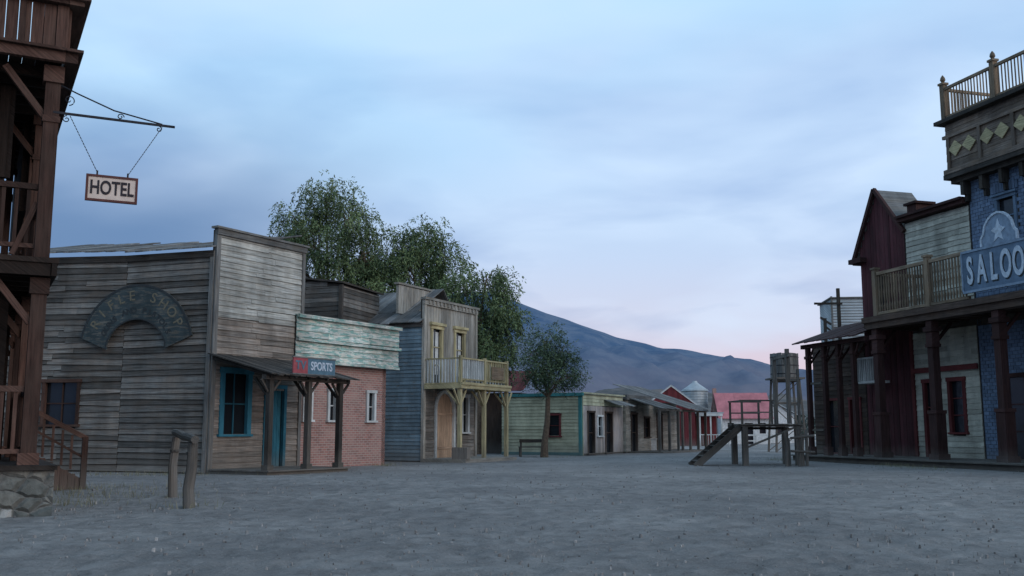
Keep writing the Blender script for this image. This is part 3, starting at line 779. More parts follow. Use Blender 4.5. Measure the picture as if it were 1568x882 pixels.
def porch_store():
    C=Frame((6.45,57.0),(.464,.886)); e=empty('porch_store_building',(6.45,57,0))
    hl=[(.8,1.7,.1,2.2),(3.0,3.8,.9,2.0),(5.2,6.1,.1,2.2)]
    m=MB(C); m.wall(0,9,0,3.0,hl); m.box(0,.12,-4,-.16,0,3,False); m.done('core','dark_wood',e)
    m=MB(C); m.siding(0,9,.1,3.0,.19,hl,n=0,jit=.012); m.done('boards','tan',e)
    for i,q in enumerate(hl): window(e,C,*q,'salbrown','opening_%d'%i)
    m=MB(C); m.slope(.3,3.8,-.1,3.15,2.0,2.5,.22,.04); m.slope(4.3,9.4,-2.5,4.1,2.3,2.55,.25,.04,jit=.06); m.box(-.1,4,-.1,.14,3.0,3.3); m.done('roofs','roofwood',e)
    m=MB(C)
    for u in (.4,2.1,3.7,4.5,6.0,7.6,9.2): m.box(u-.07,u+.07,1.8,1.94,0,2.5,True)
    m.box(.3,9.3,1.8,1.94,2.4,2.52); m.box(.3,9.3,.1,2.1,-.05,.1); m.done('porch_posts','post_wood',e)
    m=MB(C.sub(0,0,1)); m.siding(-4,0,.1,2.95,.19,n=.0); m.done('end_boards','creamr',e)
porch_store()

def planter():
    F=Frame((7.6,60.6),(1,0)); e=empty('white_planter_box',(8,60.6,0))
    m=MB(F)
    m.box(.1,1.1,-.6,-.55,.1,.75);m.box(.1,1.1,-.05,0,.1,.75);m.box(.1,.15,-.548,-.052,.1,.75);m.box(1.05,1.1,-.548,-.052,.1,.75);m.box(.15,1.05,-.55,-.05,.1,.6)
    for u in (.12,1.02): m.box(u,u+.07,-.6,.02,0,.1)
    m.box(.06,1.14,-.62,.04,.752,.8); m.done('box','whitewall',e)
planter()

def red_barn():
    F=Frame((11.6,85.3),(.995,-.1)); e=empty('red_barn_building',(13.7,85,0)); W=3.9; ze,za=3.55,5.0
    top=lambda u: ze+(za-ze)*(1-abs(u-W/2)/(W/2))
    m=MB(F); m.poly([(0,0),(W,0),(W,ze),(W/2,za),(0,ze)],-6,0,.3); m.done('core','dark_wood',e)
    m=MB(F); m.vboards(0,W,0,ze,.2,top=top,jit=0); m.done('boards','red',e)
    m=MB(F)
    m.beam((-.25,.06,ze-.15),(W/2,.06,za+.08),.06,.12); m.beam((W/2,.06,za+.08),(W+.25,.06,ze-.15),.06,.12); m.done('rake_trim','whitewall',e)
    m=MB(F); m.poly([(-.3,ze-.15),(W/2,za+.1),(W/2,za+.17),(-.3,ze-.08)],-6.2,.1,.5); m.poly([(W/2,za+.1),(W+.3,ze-.15),(W+.3,ze-.08),(W/2,za+.17)],-6.2,.1,.5); m.done('roof','metal',e)
    m=MB(F); m.box(W,W+1.9,-5,-1.5,0,2.7,rnd=.4); m.vboards(W,W+1.9,0,2.7,.2,n=-1.5); m.done('lean_to','red',e)
    m=MB(F); m.box(W+.03,W+2.4,-5.2,.1,2.72,2.82)
    m.done('lean_to_roof','metal',e)
    m=MB(F)
    for u in (W+.4,W+1.3,W+2.2): m.box(u-.06,u+.06,-.1,.02,0,2.71,True)
    m.box(W+.3,W+2.3,-.07,-.01,.9,.97); balusters(m,W+.4,W+2.2,-.04,.1,.9,.2,.04); m.box(W+.1,W+2.3,-.3,.1,2.5,2.71); m.done('porch_posts','white',e)
    m=MB(F); m.box(W/2-.5,W/2+.5,.03,.07,0,2.3,rnd=.2); m.done('barn_door','darkred',e)
red_barn()

def silo():
    e=empty('grain_silo',(18.3,100,0)); m=MB(Frame((18.3,100),(1,0)))
    P=[];R=[]
    z=0
    while z<5.2: P+= [(0,0,z+.01),(0,0,z+.22),(0,0,z+.25)]; R+=[1.25,1.25,1.2]; z+=.27
    m.tube(P,R,24,.5); m.done('drum','metal',e)
    m=MB(Frame((18.3,100),(1,0))); m.tube([(0,0,5.2),(0,0,5.28),(0,0,6.0),(0,0,6.2)],[1.35,1.3,.3,.2],24,.5); m.done('conical_cap','metal',e)
silo()

def far_houses():
    F=Frame((20.0,96),(1,-.05)); e=empty('red_roof_house',(22,96,0))
    m=MB(F); m.wall(0,4.6,0,2.5,[(.6,1.2,1,2),(2.2,3.0,0,2),(3.6,4.2,1,2)]); m.box(0,.1,-5,-.16,0,2.5,False); m.box(4.5,4.6,-5,-.16,0,2.5,False); m.box(.1,4.5,-5,-4.8,0,2.5,False); m.done('walls','whitewall',e)
    m=MB(F); m.box(.2,4.4,-.4,-.3,.1,2.4); m.done('dark_room_panel','black',e)  # black panel stands in for the shade inside the house
    m=MB(F); m.slope(-.3,4.9,-2.5,4.9,.4,2.4,.5,.05,jit=0); m.slope(-.3,4.9,-2.5,4.9,-5.4,2.4,.5,.05,jit=0); m.done('roof','pinkroof',e)
    m=MB(F); m.box(-.35,0,-3,-2.5,0,5.4,True); m.done('chimney','brick',e)
    F=Frame((24.5,105),(1,0)); e=empty('white_shed',(26,105,0))
    m=MB(F); m.box(0,5,-4,0,0,3.0,rnd=.5); m.poly([(0,3.0),(5,3.0),(2.5,4.4)],-4,0,.5); m.done('walls','whitewall',e)
    m=MB(F); m.poly([(-.3,2.9),(2.5,4.45),(2.5,4.55),(-.3,3.0)],-4.3,.3,.5); m.poly([(2.5,4.45),(5.3,2.9),(5.3,3.0),(2.5,4.55)],-4.3,.3,.5); m.done('roof','metal',e)
    m=MB(F); m.box(1.2,2.0,.01,.05,0,2); m.box(3.2,4,.01,.05,1,2); m.done('black_opening_slabs','black',e)  # black slabs on the wall stand in for shaded door and window
    F=Frame((15.5,118),(1,0)); e=empty('low_barn',(16,118,0))
    m=MB(F); m.box(0,9,-5,0,0,3,rnd=.4); m.done('walls','salbrown',e)
    m=MB(F); m.slope(-.3,9.3,-3,4.4,.3,2.9,.4,.05,jit=0); m.done('roof','grey_trim',e)
    e=empty('wooden_fence',(20,82,0)); F=Frame((17.6,82),(1,.05)); m=MB(F)
    for k in range(9): m.box(k*1.1,k*1.1+.1,-.05,.05,0,1.1,True)
    m.box(0,8.9,.052,.08,.85,.97); m.box(0,8.9,.052,.08,.4,.5); m.done('rails','white',e)
far_houses()

def water_tower():
    e=empty('water_tower',(16.4,60,0)); F=Frame((16.4,60),(1,0)); m=MB(F)
    for sx in (-1,1):
        for sy in (-1,1): m.beam((sx*.9,sy*.9,0),(sx*.66,sy*.66,4.3),.11)
    for z,r in ((1.4,.82),(2.9,.74),(4.2,.67)):
        for s in (-1,1): m.beam((-r,s*r,z),(r,s*r,z),.08); m.beam((s*r,-r,z),(s*r,r,z),.08)
    for s in (-1,1):
        m.beam((-.9,s*.9,.05),(.82,s*.82,1.4),.045); m.beam((.82,s*.82,1.4),(-.74,s*.74,2.9),.045); m.beam((-.74,s*.74,2.9),(.67,s*.67,4.2),.045)
    m.box(-.95,.95,-.95,.95,4.3,4.4); m.done('stand','post_wood',e)
    m=MB(F); K=22
    for k in range(K):
        a=2*math.pi*k/K; b=2*math.pi*(k+.93)/K
        P=[]
        for an in (a,b):
            for r in (.78,.83):
                for z in (4.42,5.85): P.append(Vector((16.4+r*math.cos(an),60+r*math.sin(an),z+random.uniform(-.03,.03)*(z>5))))
        m.raw(P,BOXF,None,[(p.z,p.x) for p in P])
    m.tube([(0,0,4.41),(0,0,5.7)],[.77,.77],20,.3); m.done('tank_staves','grey_trim',e)
    m=MB(F)
    for z in (4.6,5.1,5.6): m.tube([(0,0,z),(0,0,z+.05)],[.845,.845],24,.4)
    m.done('tank_hoops','iron',e)
water_tower()

def gallows():
    F=Frame((8.45,36.7),(1,.03)); e=empty('gallows_platform',(9.3,36.7,0)); m=MB(F)
    for u in (.05,2.0):
        for n in (-.05,-1.6): m.box(u-.1,u+.1,n-.1,n+.1,-.05,1.4,True)
    m.box(-.1,2.15,-1.75,-1.55,1.3,1.4); m.box(-.1,2.15,-.14,.06,1.402,1.46)
    m.box(-.1,.1,-1.5,-.15,1.403,1.46,False); m.box(1.9,2.1,-1.5,-.15,1.403,1.46,False)
    u=-.12
    while u<2.1: m.box(u,u+.17,-1.8,.12,1.465,1.51,False); u+=.175
    m.beam((.1,0,.65),(1.9,0,1.38),.07)
    for u,n in ((-.05,.05),(1.05,.05),(-.05,-1.7),(1.05,-1.7)): m.box(u-.035,u+.035,n-.035,n+.035,1.51,2.32,True)
    for n in (.05,-1.7): m.box(-.12,1.15,n-.035,n+.035,2.325,2.38); m.box(-.09,1.1,n-.02,n+.02,1.9,1.95)
    m.box(-.09,-.01,-1.65,0.0,2.33,2.375,False)
    m.box(1.63,1.76,-.05,.1,1.515,4.25,True); m.box(1.63,1.76,-1.7,-1.55,1.515,4.05,True); m.beam((1.7,.3,4.0),(1.7,-1.9,4.0),.1); m.beam((1.7,0,3.5),(1.7,-.5,3.95),.07)
    m.box(2.02,2.1,0,.1,1.515,3.5,True); m.beam((1.76,.02,3.1),(2.05,.05,3.1),.05); m.beam((1.76,.02,2.2),(2.05,.05,2.2),.05)
    m.done('platform','post_wood',e)
    m=MB(F); K=7
    for k in range(K):
        z=(k+1)*1.46/(K+1); u=-1.75+k*1.65/K; m.box(u,u+.27,-1.0,-.1,z-.04,z,False)
    for n in (-.06,-1.03):
        m.beam((-1.78,n,-.03),(-.06,n,1.42),.05,.24)
    m.done('stairs','dark_wood',e)
gallows()

def fence_posts():
    F=Frame((9.9,35.6),(1,.2)); e=empty('wooden_corral_fence',(10.3,35.6,0)); m=MB(F)
    for u,h,r in ((0,1.25,.07),(.28,1.4,.06),(.55,1.15,.08),(.75,1.3,.06),(.12,1.0,.05)):
        n=random.uniform(-.5,.2); m.tube([(u,n,-.05),(u+random.uniform(-.04,.04),n,h*.6),(u+random.uniform(-.05,.05),n,h)],[r,r*.95,r*.85],8)
    m.tube([(-.1,.1,1.0),(.9,-.1,1.08)],.045,7); m.tube([(-.1,.1,.55),(.9,-.1,.5)],.045,7)
    m.done('posts_and_rails','post_wood',e)
fence_posts()

def hitching_post():
    e=empty('hitching_post',(-5.8,18,0)); m=MB(Frame((0,0),(1,0)))
    m.tube([(-5.3,-16.7,-.05),(-5.33,-16.7,.3),(-5.29,-16.7,.65),(-5.28,-16.68,1.06)],[.10,.092,.088,.08],10)
    m.tube([(-6.38,-19.1,-.05),(-6.41,-19.1,.6),(-6.37,-19.12,1.14)],[.09,.082,.075],10)
    m.tube([(-5.16,-16.4,1.11),(-5.5,-17.1,1.15),(-5.8,-17.8,1.15),(-6.15,-18.6,1.2),(-6.5,-19.4,1.22)],[.065,.075,.07,.076,.066],9)
    for x,y in ((-5.3,-16.7),(-6.38,-19.1)):
        m.tube([(x,y,.86),(x,y,.90)],[.096,.096],9,.1)
    m.done('posts_and_rail','post_wood',e)
hitching_post()

def bench():
    F=Frame((.35,48.9),(1,.1)); e=empty('rustic_bench',(.9,48.9,0)); m=MB(F)
    for u in (.08,1.15):
        m.beam((u,0,0),(u,0,.85),.09); m.beam((u,-.4,0),(u,-.4,.45),.09)
    m.box(0,1.25,-.45,.05,.45,.5); m.box(0,1.25,.045,.09,.7,.85); m.done('seat_and_legs','dark_wood',e)
bench()

# ------------------------------------------------------------------ right side
R=Frame((15.3,33.4),(.28,-.96)); WN=-2.5
def saloon():
    e=empty('saloon_building',(17,35,0))
    FW=R.sub(0,WN)
    hu=[(-.9,-.1,8.2,9.45),(2.0,2.8,8.2,9.45)]; hl=[(-1.2,-.2,.3,3.1),(1.4,2.6,.3,3.3)]
    m=MB(FW); m.wall(-2.3,9,0,10.7,hu+hl,-.2,0); m.done('wall_core','dark_wood',e)
    m=MB(FW)
    z=.25
    row=0
    def inh(a,b,z0,z1): return any(h[0]-.05<b and h[1]+.05>a and h[2]<z1 and h[3]>z0 for h in hu+hl)
    while z<10.6:
        if not(5.0<z<5.5):
            u=-2.25-(.13 if row%2 else 0)
            while u<9:
                a=max(u,-2.25); b=u+.25
                if b>a+.02 and not inh(a,b,z,z+.13): m.box(a+.006,b-.006,0,random.uniform(.012,.026),z+.006,z+.124,False,random.uniform(.25,.8))
                u+=.26
        z+=.13; row+=1
    m.done('painted_bricks','salblue',e)
    for i,h in enumerate(hu):
        window(e,FW,*h,'signblue','upper_window_%d'%i,fw=.1,rows=2,head=.08)
        m=MB(FW)
        for k in range(9):
            a=h[0]-.25+k*.145; m.box(a,a+.125,.024,.07,h[3]+.25,h[3]+.5+.12*math.sin((k+.5)/9*math.pi),True)
        m.done('lintel_%d'%i,'salblue',e)
    window(e,FW,*hl[0],'salred','saloon_window',fw=.12,rows=3); window(e,FW,*hl[1],'salred','saloon_door',fw=.14,rows=2,cols=2)
    m=MB(FW.sub(-2.3,0,1)); m.box(-7,0,-.001-.2,0,0,10.7,rnd=.5); m.siding(-7,-.02,5,10.6,.2,n=0); m.done('side_wall','salblue',e)
    m=MB(FW)
    u0=-2.72
    m.box(u0,9.2,-.2,.5,10.9,12.75,rnd=.5); m.done('cornice_core','dark_wood',e)
    m=MB(FW)
    m.siding(u0,9.2,11.0,12.2,.3,n=.5,proud=.02,jit=.01); m.siding(u0,9.2,12.3,12.7,.2,n=.5,proud=.02)
    F2=FW.sub(u0,0,1)
    m.box(u0-.1,9.2,.5,.62,10.8,10.98); m.box(u0-.1,9.2,.5,.6,12.18,12.3)
    for k in range(8):
        uu=u0+.1+k*1.6; m.box(uu,uu+.14,.54,.6,10.98,12.18,True)
    m.done('cornice_boards','cornice',e)
    m2=MB(F2); m2.siding(-.2,.5,11.0,12.7,.3,n=0,proud=.02); m2.box(-.2,.52,0,.1,10.8,10.98); m2.done('cornice_end','cornice',e)
    m=MB(FW); m.box(u0-.3,9.2,-.3,.78,12.76,12.9); m.box(u0-.15,9.2,-.25,.6,10.62,10.8); m.box(u0,9.2,-.2,.4,10.45,10.62)
    for k in range(12):
        uu=-2.3+k*.95; m.box(uu,uu+.16,.0,.36,9.95,10.45,True); m.box(uu+.02,uu+.14,.0,.2,9.7,9.95,True)
    m.done('cornice_mouldings','dark_wood',e)
    m=MB(FW)
    for k in range(8):
        for sgn in (0,.8):
            c=u0+.55+k*1.6+sgn*.9; m.poly([(c-.34,11.7),(c,11.4),(c+.34,11.7),(c,12.0)],.56,.6,.5)
    m.done('diamonds','yellow',e)
    m=MB(FW)
    for uu in (u0+.05,-.1,2.6,5.3):
        m.box(uu-.1,uu+.1,.42,.62,12.9,14.3,True); m.box(uu-.14,uu+.14,.38,.66,14.3,14.38)
        P=[(uu,.52,14.38),(uu,.52,14.42),(uu,.52,14.5),(uu,.52,14.6),(uu,.52,14.7)]; m.tube(P,[.04,.05,.1,.08,.015],10)
    m.box(u0+.1,9,.47,.57,14.08,14.18); m.box(u0+.1,9,.48,.56,13.0,13.07)
    balusters(m,u0+.3,9,.52,13.07,14.08,.15,.035); m.box(u0,u0+.1,-2,.42,14.08,14.18,False); balusters(m,-1.8,.3,u0+.05,12.9,14.08,.15,.035,'n')
    m.done('roof_balustrade','balu',e)
    m=MB(R)
    for u in (-5.1,-2.0,1.2,4.4,7.6):
        m.box(u-.25,u+.25,-.52,-.02,.25,.45,False); m.box(u-.2,u+.2,-.47,-.07,.45,1.85,True); m.box(u-.23,u+.23,-.5,-.04,1.85,1.97,False)
        m.box(u-.14,u+.14,-.41,-.13,1.97,4.2,True); m.box(u-.19,u+.19,-.46,-.08,4.2,4.32,False); m.box(u-.16,u+.16,-.43,-.11,4.32,4.75,False); m.box(u-.22,u+.22,-.49,-.05,4.75,4.92,False); m.box(u-.15,u+.15,-.42,-.12,4.92,5.15,False)
        m.beam((u,-.42,4.4),(u,-1.1,5.1),.1)
    m.done('columns','salred',e)
    m=MB(R)
    m.box(-5.5,9,-.5,-.04,5.16,5.5); m.box(-5.6,9,-.04,.06,5.4,5.62); m.box(-5.6,-5.5,-2.48,-.04,5.2,5.62,False)
    n=-2.47
    while n<-.1: m.box(-5.5,9,n,n+.16,5.51,5.56,False); n+=.165
    for u in np.arange(-5.2,9,.62): m.box(u,u+.09,-2.45,-.52,5.28,5.5,False)
    m.done('balcony_deck','salbrown',e)
    m=MB(R)
    def bal(u,n):
        m.tube([(u,n,5.78),(u,n,6.0),(u,n,6.12),(u,n,6.5),(u,n,6.75),(u,n,6.85),(u,n,7.22)],[.028,.045,.02,.042,.028,.04,.025],6)
    for u in (-5.0,-2.0): m.box(u-.1,u+.1,-.34,-.14,5.56,7.45,True); m.box(u-.14,u+.14,-.38,-.1,7.45,7.53)
    u=-4.8
    while u<-.05:
        if abs(u+2)>.16: bal(u,-.24)
        u+=.15
    n=-2.35
    while n<-.4: bal(-5.0,n); n+=.17
    m.box(-4.88,-2.12,-.3,-.18,7.22,7.34); m.box(-1.88,0,-.3,-.18,7.22,7.34); m.box(-4.88,-2.12,-.3,-.18,5.68,5.78); m.box(-1.88,0,-.3,-.18,5.68,5.78)
    m.box(-5.06,-4.94,-2.4,-.37,7.22,7.34,False); m.box(-5.06,-4.94,-2.4,-.37,5.68,5.78,False)
    m.done('balcony_railing','balu',e)
    m=MB(R)
    n=-2.5
    while n<.35: m.box(-10.6,9,n,n+.18,.2,.25,False); n+=.186
    m.box(-10.5,9,-2.4,.3,-.05,.198,rnd=.3); m.done('boardwalk','post_wood',e)
saloon()
def saloon_sign():
    e=empty('saloon_sign',R.pt(1.8,.1,6.5)); W=3.42
    m=MB(R); m.box(0,W,-.1,-.03,5.92,7.2,rnd=.5); m.done('board','signblue',e)
    m=MB(R); m.box(-.04,W+.04,-.12,.0,5.84,5.918); m.box(-.04,W+.04,-.12,.0,7.202,7.28); m.box(-.06,-.002,-.12,0,5.92,7.2,True); m.box(W+.002,W+.06,-.12,0,5.92,7.2,True); m.done('frame','crest',e)
    for i,ch in enumerate('SALOON'):
        text(e,R,ch,.33+i*.535,-.02,6.54,1.28,'signlet',.015,bold=.03,sx=.47,name='letter_%d'%i)
        text(e,R,ch,.37+i*.535,-.027,6.50,1.28,'archlet2',.003,bold=.045,sx=.47,name='letter_outline_%d'%i)  # dark outline painted behind each pale letter
    m=MB(R); c=1.71
    pr=[(-.78,7.29),(.78,7.29),(.78,7.55),(.66,7.68),(.58,7.95),(.42,8.14),(.22,8.26),(0,8.31),(-.22,8.26),(-.42,8.14),(-.58,7.95),(-.66,7.68),(-.78,7.55)]
    m.poly([(c+a,b) for a,b in pr],-.1,-.03,.5); m.done('crest_panel','crest',e)
    m=MB(R)
    for i in range(len(pr)-1):
        a,b=pr[(i+1)%len(pr)],pr[(i+2)%len(pr)]; m.beam((c+a[0],-.03,a[1]),(c+b[0],-.03,b[1]),.07)
    m.done('crest_trim','signlet',e)
    m=MB(R); st=[(0,8.1),(.1,7.85),(.3,7.75),(.12,7.62),(.22,7.36),(0,7.5),(-.22,7.36),(-.12,7.62),(-.3,7.75),(-.1,7.85)]
    m.poly([(c+a,b) for a,b in st],-.029,-.01,.5)
    m.done('crest_emblem','signlet',e)
saloon_sign()

def cream_store():
    FW=R.sub(0,WN); e=empty('cream_siding_building',(16.5,38,0))
    hl=[(-5.3,-4.5,.25,3.1),(-3.9,-3.2,1.2,3.1)]
    m=MB(FW); m.wall(-6,-2.32,0,9.65,hl,-.2,0); m.done('core','dark_wood',e)
    m=MB(FW); m.siding(-5.95,-2.35,5.6,9.6,.2,n=0,jit=.03); m.siding(-5.95,-2.35,.25,5.1,.2,hl,n=0,jit=.02); m.done('boards','creamr',e)
    for i,q in enumerate(hl): window(e,FW,*q,'redtrim','opening_%d'%i,fw=.13,rows=3)
    m=MB(FW); m.box(-5.95,-2.35,.05,.12,3.5,3.7); m.box(-6.0,-5.85,.0,.1,.25,5.2,True); m.done('red_bands','redtrim',e)
    m=MB(FW); m.box(-6.1,-2.32,-.1,.3,9.66,9.8); m.box(-6.1,-2.32,-.1,.42,9.8,9.9); m.slope(-6.1,-2.32,-5,10.2,-.1,9.9,.3,.05); m.done('cornice','salred',e)
cream_store()

def red_gable():
    FW=R.sub(0,WN); e=empty('red_gable_building',(15.6,41.5,0))
    pk=(-7.7,11.35); sl=(-9.05,8.95); sr=(-6.0,9.3)
    def top(u):
        return sl[1]+(pk[1]-sl[1])*(u-sl[0])/(pk[0]-sl[0]) if u<pk[0] else pk[1]+(sr[1]-pk[1])*(u-pk[0])/(sr[0]-pk[0])
    hl=[(-7.9,-7.2,6.3,7.8)]
    m=MB(FW); m.wall(-9,-6.02,0,8.9,hl,-.2,0); m.poly([(-9,8.9),(-6.02,8.9),(-6.02,9.2),pk,(-9,8.95)],-.2,0,.3); m.done('core','dark_wood',e)
    m=MB(FW); m.vboards(-8.98,-6.04,.25,9,.19,hl,top=lambda u:top(u)-.08); m.done('boards','darkred',e)
    window(e,FW,*hl[0],'redtrim','gable_window')
    m=MB(FW)
    m.beam((sl[0]-.25,.12,sl[1]-.3),(pk[0],.12,pk[1]+.1),.14,.16); m.beam((pk[0],.12,pk[1]+.1),(sr[0]+.1,.12,sr[1]-.02),.14,.16)
    m.box(sl[0]-.35,sl[0]+.5,.03,.35,sl[1]-.5,sl[1]-.3); m.box(-9.3,-9.0,-.3,.2,8.4,8.65); m.done('rake_trim','salred',e)
    m=MB(FW); m.poly([(sl[0]-.15,sl[1]-.25),(pk[0],pk[1]),(pk[0],pk[1]+.08),(sl[0]-.25,sl[1]-.2)],-1.8,.04,.5); m.poly([pk,(sr[0],sr[1]-.1),(sr[0],sr[1]),(pk[0],pk[1]+.08)],-1.8,.04,.5)
    m.done('roof','grey_trim',e)
    m=MB(FW); m.box(-9,-6,-6,-1.7,8.5,8.7,rnd=.4); m.box(-9,-6,-1.9,-1.75,8.6,9.2,rnd=.4); m.done('rear_roof','dark_wood',e)
    m=MB(FW.sub(-9,0,1)); m.box(-6,0,-.15,0,0,8.7,rnd=.4); m.vboards(-6,-.02,0,8.6,.2,n=0); m.done('side_wall','darkred',e)
    m=MB(FW); m.box(-6.3,-5.75,-1.2,-.4,9.4,10.45); m.box(-6.4,-5.65,-1.3,-.3,10.45,10.55); m.done('chimney_box','salred',e)
red_gable()

def porch_row():
    FW=R.sub(0,WN); e=empty('porch_building',(14.5,44,0))
    hl=[(-11.9,-11,.3,2.6),(-10.2,-9.5,.3,2.6)]
    m=MB(FW); m.wall(-13,-9.02,0,5.3,hl,-.2,0); m.done('core','dark_wood',e)
    m=MB(FW); m.siding(-12.95,-9.05,.25,5.2,.2,hl,n=0); m.done('boards','salbrown',e)
    for i,q in enumerate(hl): window(e,FW,*q,'redtrim','opening_%d'%i)
    m=MB(R); m.slope(-10.3,-5.65,WN+.05,5.85,.25,4.95,.22,.05,jit=.05); m.done('porch_roof','salred',e)
    m=MB(R)
    for u in (-6.6,-7.6,-8.6,-9.8):
        m.box(u-.09,u+.09,-.3,-.12,.25,4.75,True); m.box(u-.14,u+.14,-.35,-.07,.25,.6,False); m.box(u-.13,u+.13,-.34,-.08,4.3,4.42,False); m.beam((u,-.3,4.1),(u,-.8,4.72),.07); m.beam((u+.08,-.2,4.2),(u+.4,-.2,4.72),.06)
    m.box(-10.2,-5.65,-.32,-.1,4.755,4.93); m.done('porch_posts','salred',e)
    m=MB(R); m.box(-10.0,-8.9,-.26,-.2,1.25,1.32); m.box(-10.0,-8.9,-.26,-.2,3.2,3.3); m.done('rail','post_wood',e)
    m=MB(R)
    m.box(-8.6,-7.2,-2.3,-1.6,3.2,3.3); m.box(-8.6,-7.2,-1.65,-1.6,4.2,4.27); balusters(m,-8.6,-7.2,-1.62,3.3,4.2,.12,.05); m.done('inner_balcony','white',e)
porch_row()

def corr_shed():
    F=Frame((16.2,50),(1,-.1)); e=empty('corrugated_shed',(17,50,0))
    m=MB(F); m.box(0,2.6,-3,0,0,7.9,rnd=.5); m.done('walls','corr',e)
    m=MB(F); m.box(-.06,.02,-.1,.04,0,8.0,True); m.box(-.1,2.7,-3.1,.08,7.9,7.96); m.box(-.02,2.6,.0,.05,6.4,6.46); m.done('frame','grey_trim',e)
    F=Frame((15.7,47.5),(1,0)); e=empty('wooden_hoist_post',(15.7,47.5,0)); m=MB(F)
    m.box(-.07,.07,-.07,.07,0,8.05,True); m.box(-1.2,.15,.072,.13,7.25,7.35); m.box(-.75,-.62,-.05,.05,5.0,6.6,True); m.beam((-.68,0,6.2),(0,0,5.7),.07); m.beam((-.9,0,6.65),(-.4,0,6.3),.09); m.done('timbers','dark_wood',e)
corr_shed()

# ------------------------------------------------------------------ trees
def tree(name,base,trunk_top,lobes,leafmat_,seed,strand=(.5,1.3),dens=1.0,ls=.19,tr=.25,droop=1.0,clr=(.28,.55),step=.11):
    rg=np.random.RandomState(seed); rn=random.Random(seed)
    e=empty(name,(base[0],base[1],0)); W=Frame((0,0),(1,0))
    m=MB(W); bx,by=base; tx,ty,tz=trunk_top
    m.tube([(bx,by,-.1),(bx+(tx-bx)*.15,by,tz*.25),(bx+(tx-bx)*.4+.08,by+(ty-by)*.5,tz*.6),(tx,ty,tz)],[tr*1.35,tr,tr*.85,tr*.7],9,local=False)
    S0=[];D0=[];SH=[];KK=[]
    for (cx,cy,cz,rx,ry,rz) in lobes:
        c=Vector((cx,cy,cz)); t=Vector((tx,ty,tz)); mid=t.lerp(c,.5)+Vector((rn.uniform(-.3,.3),rn.uniform(-.3,.3),rn.uniform(.0,.4)))
        m.tube([t,mid,c],[tr*.5,tr*.3,tr*.14],6,local=False)
        vol=rx*ry*rz; ncl=max(9,int(14*vol**.66*dens))
        for k in range(ncl):
            d=rg.normal(size=3); d/=np.linalg.norm(d); rr=rg.uniform(.2,1.08)**.55
            p=Vector((cx+d[0]*rx*rr,cy+d[1]*ry*rr,cz+d[2]*rz*rr))
            if k%2==0: m.tube([c.lerp(mid,rn.uniform(0,.4)),c.lerp(p,.55)+Vector((0,0,.15)),p],[tr*.12,tr*.08,.012],4,local=False)
            cr=rn.uniform(*clr); shade=min(.95,max(.05,.42+.3*d[2]*rr+rn.uniform(-.28,.32)))  # shading put into leaf colour: paler on top of lobes, darker beneath
            for s in range(int(rn.uniform(11,19))):
                q=rg.normal(size=3)*cr*.6
                S0.append(np.array([p.x,p.y,p.z])+q); o=np.array([d[0],d[1],d[2]*.5])*.5+rg.normal(size=3)*.4
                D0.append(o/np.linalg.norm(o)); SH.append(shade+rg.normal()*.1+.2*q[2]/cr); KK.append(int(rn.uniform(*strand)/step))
    m.done('trunk_and_limbs','bark',e)
    P=np.array(S0);Vv=np.array(D0);SH=np.clip(np.array(SH),0,1);KK=np.array(KK)
    Q=[];RR=[]
    for j in range(KK.max()):
        act=KK>j
        Vv=Vv+np.array([0,0,-.34*droop]); Vv/=np.linalg.norm(Vv,axis=1)[:,None]; P=P+Vv*step
        p=P[act];v=Vv[act];n=len(p)
        for _ in range(2):
            a=rg.normal(size=(n,3))*.55+v*.9; a/=np.linalg.norm(a,axis=1)[:,None]; b=np.cross(a,rg.normal(size=(n,3))); b/=np.linalg.norm(b,axis=1)[:,None]
            l=(ls*rg.uniform(.6,1.3,n))[:,None]; w=l*.32; o=p+rg.normal(size=(n,3))*.05
            Q.append(np.stack([o,o+a*l*.5+b*w*.5,o+a*l,o+a*l*.5-b*w*.5],axis=1)); RR.append(SH[act]+rg.normal(size=n)*.05)
    A_=np.concatenate(Q).reshape(-1,3)-np.array([base[0],base[1],0]); RR=np.clip(np.concatenate(RR),0,1); nf=len(RR)
    me=bpy.data.meshes.new('foliage'); me.vertices.add(nf*4); me.vertices.foreach_set('co',A_.astype(np.float32).ravel())
    me.loops.add(nf*4); me.loops.foreach_set('vertex_index',np.arange(nf*4,dtype=np.int32)); me.polygons.add(nf); me.polygons.foreach_set('loop_start',np.arange(0,nf*4,4,dtype=np.int32))
    me.update(calc_edges=True)
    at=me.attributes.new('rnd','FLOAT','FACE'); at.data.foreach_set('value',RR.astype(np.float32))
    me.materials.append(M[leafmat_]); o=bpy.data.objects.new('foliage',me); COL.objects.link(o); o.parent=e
    print(name,nf)
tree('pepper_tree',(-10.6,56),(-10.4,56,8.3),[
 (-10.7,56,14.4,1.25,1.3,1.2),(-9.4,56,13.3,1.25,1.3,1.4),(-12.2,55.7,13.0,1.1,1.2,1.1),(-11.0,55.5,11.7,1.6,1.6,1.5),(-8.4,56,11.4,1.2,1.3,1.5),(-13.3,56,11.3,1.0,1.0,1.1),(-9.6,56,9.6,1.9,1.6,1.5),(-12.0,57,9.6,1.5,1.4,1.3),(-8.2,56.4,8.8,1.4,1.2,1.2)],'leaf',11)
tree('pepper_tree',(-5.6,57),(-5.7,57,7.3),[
 (-4.9,57,12.5,1.0,1.1,1.1),(-6.4,57,12.0,1.1,1.2,1.1),(-7.5,57,10.8,1.0,1.1,1.3),(-3.9,57,11.1,1.0,1.0,1.5),(-5.6,56.6,10.2,1.6,1.5,1.5),(-3.8,57,9.2,1.0,1.1,1.5),(-7.0,57,8.8,1.6,1.3,1.4),(-5.3,57,8.4,1.8,1.4,1.3)],'leaf',12)
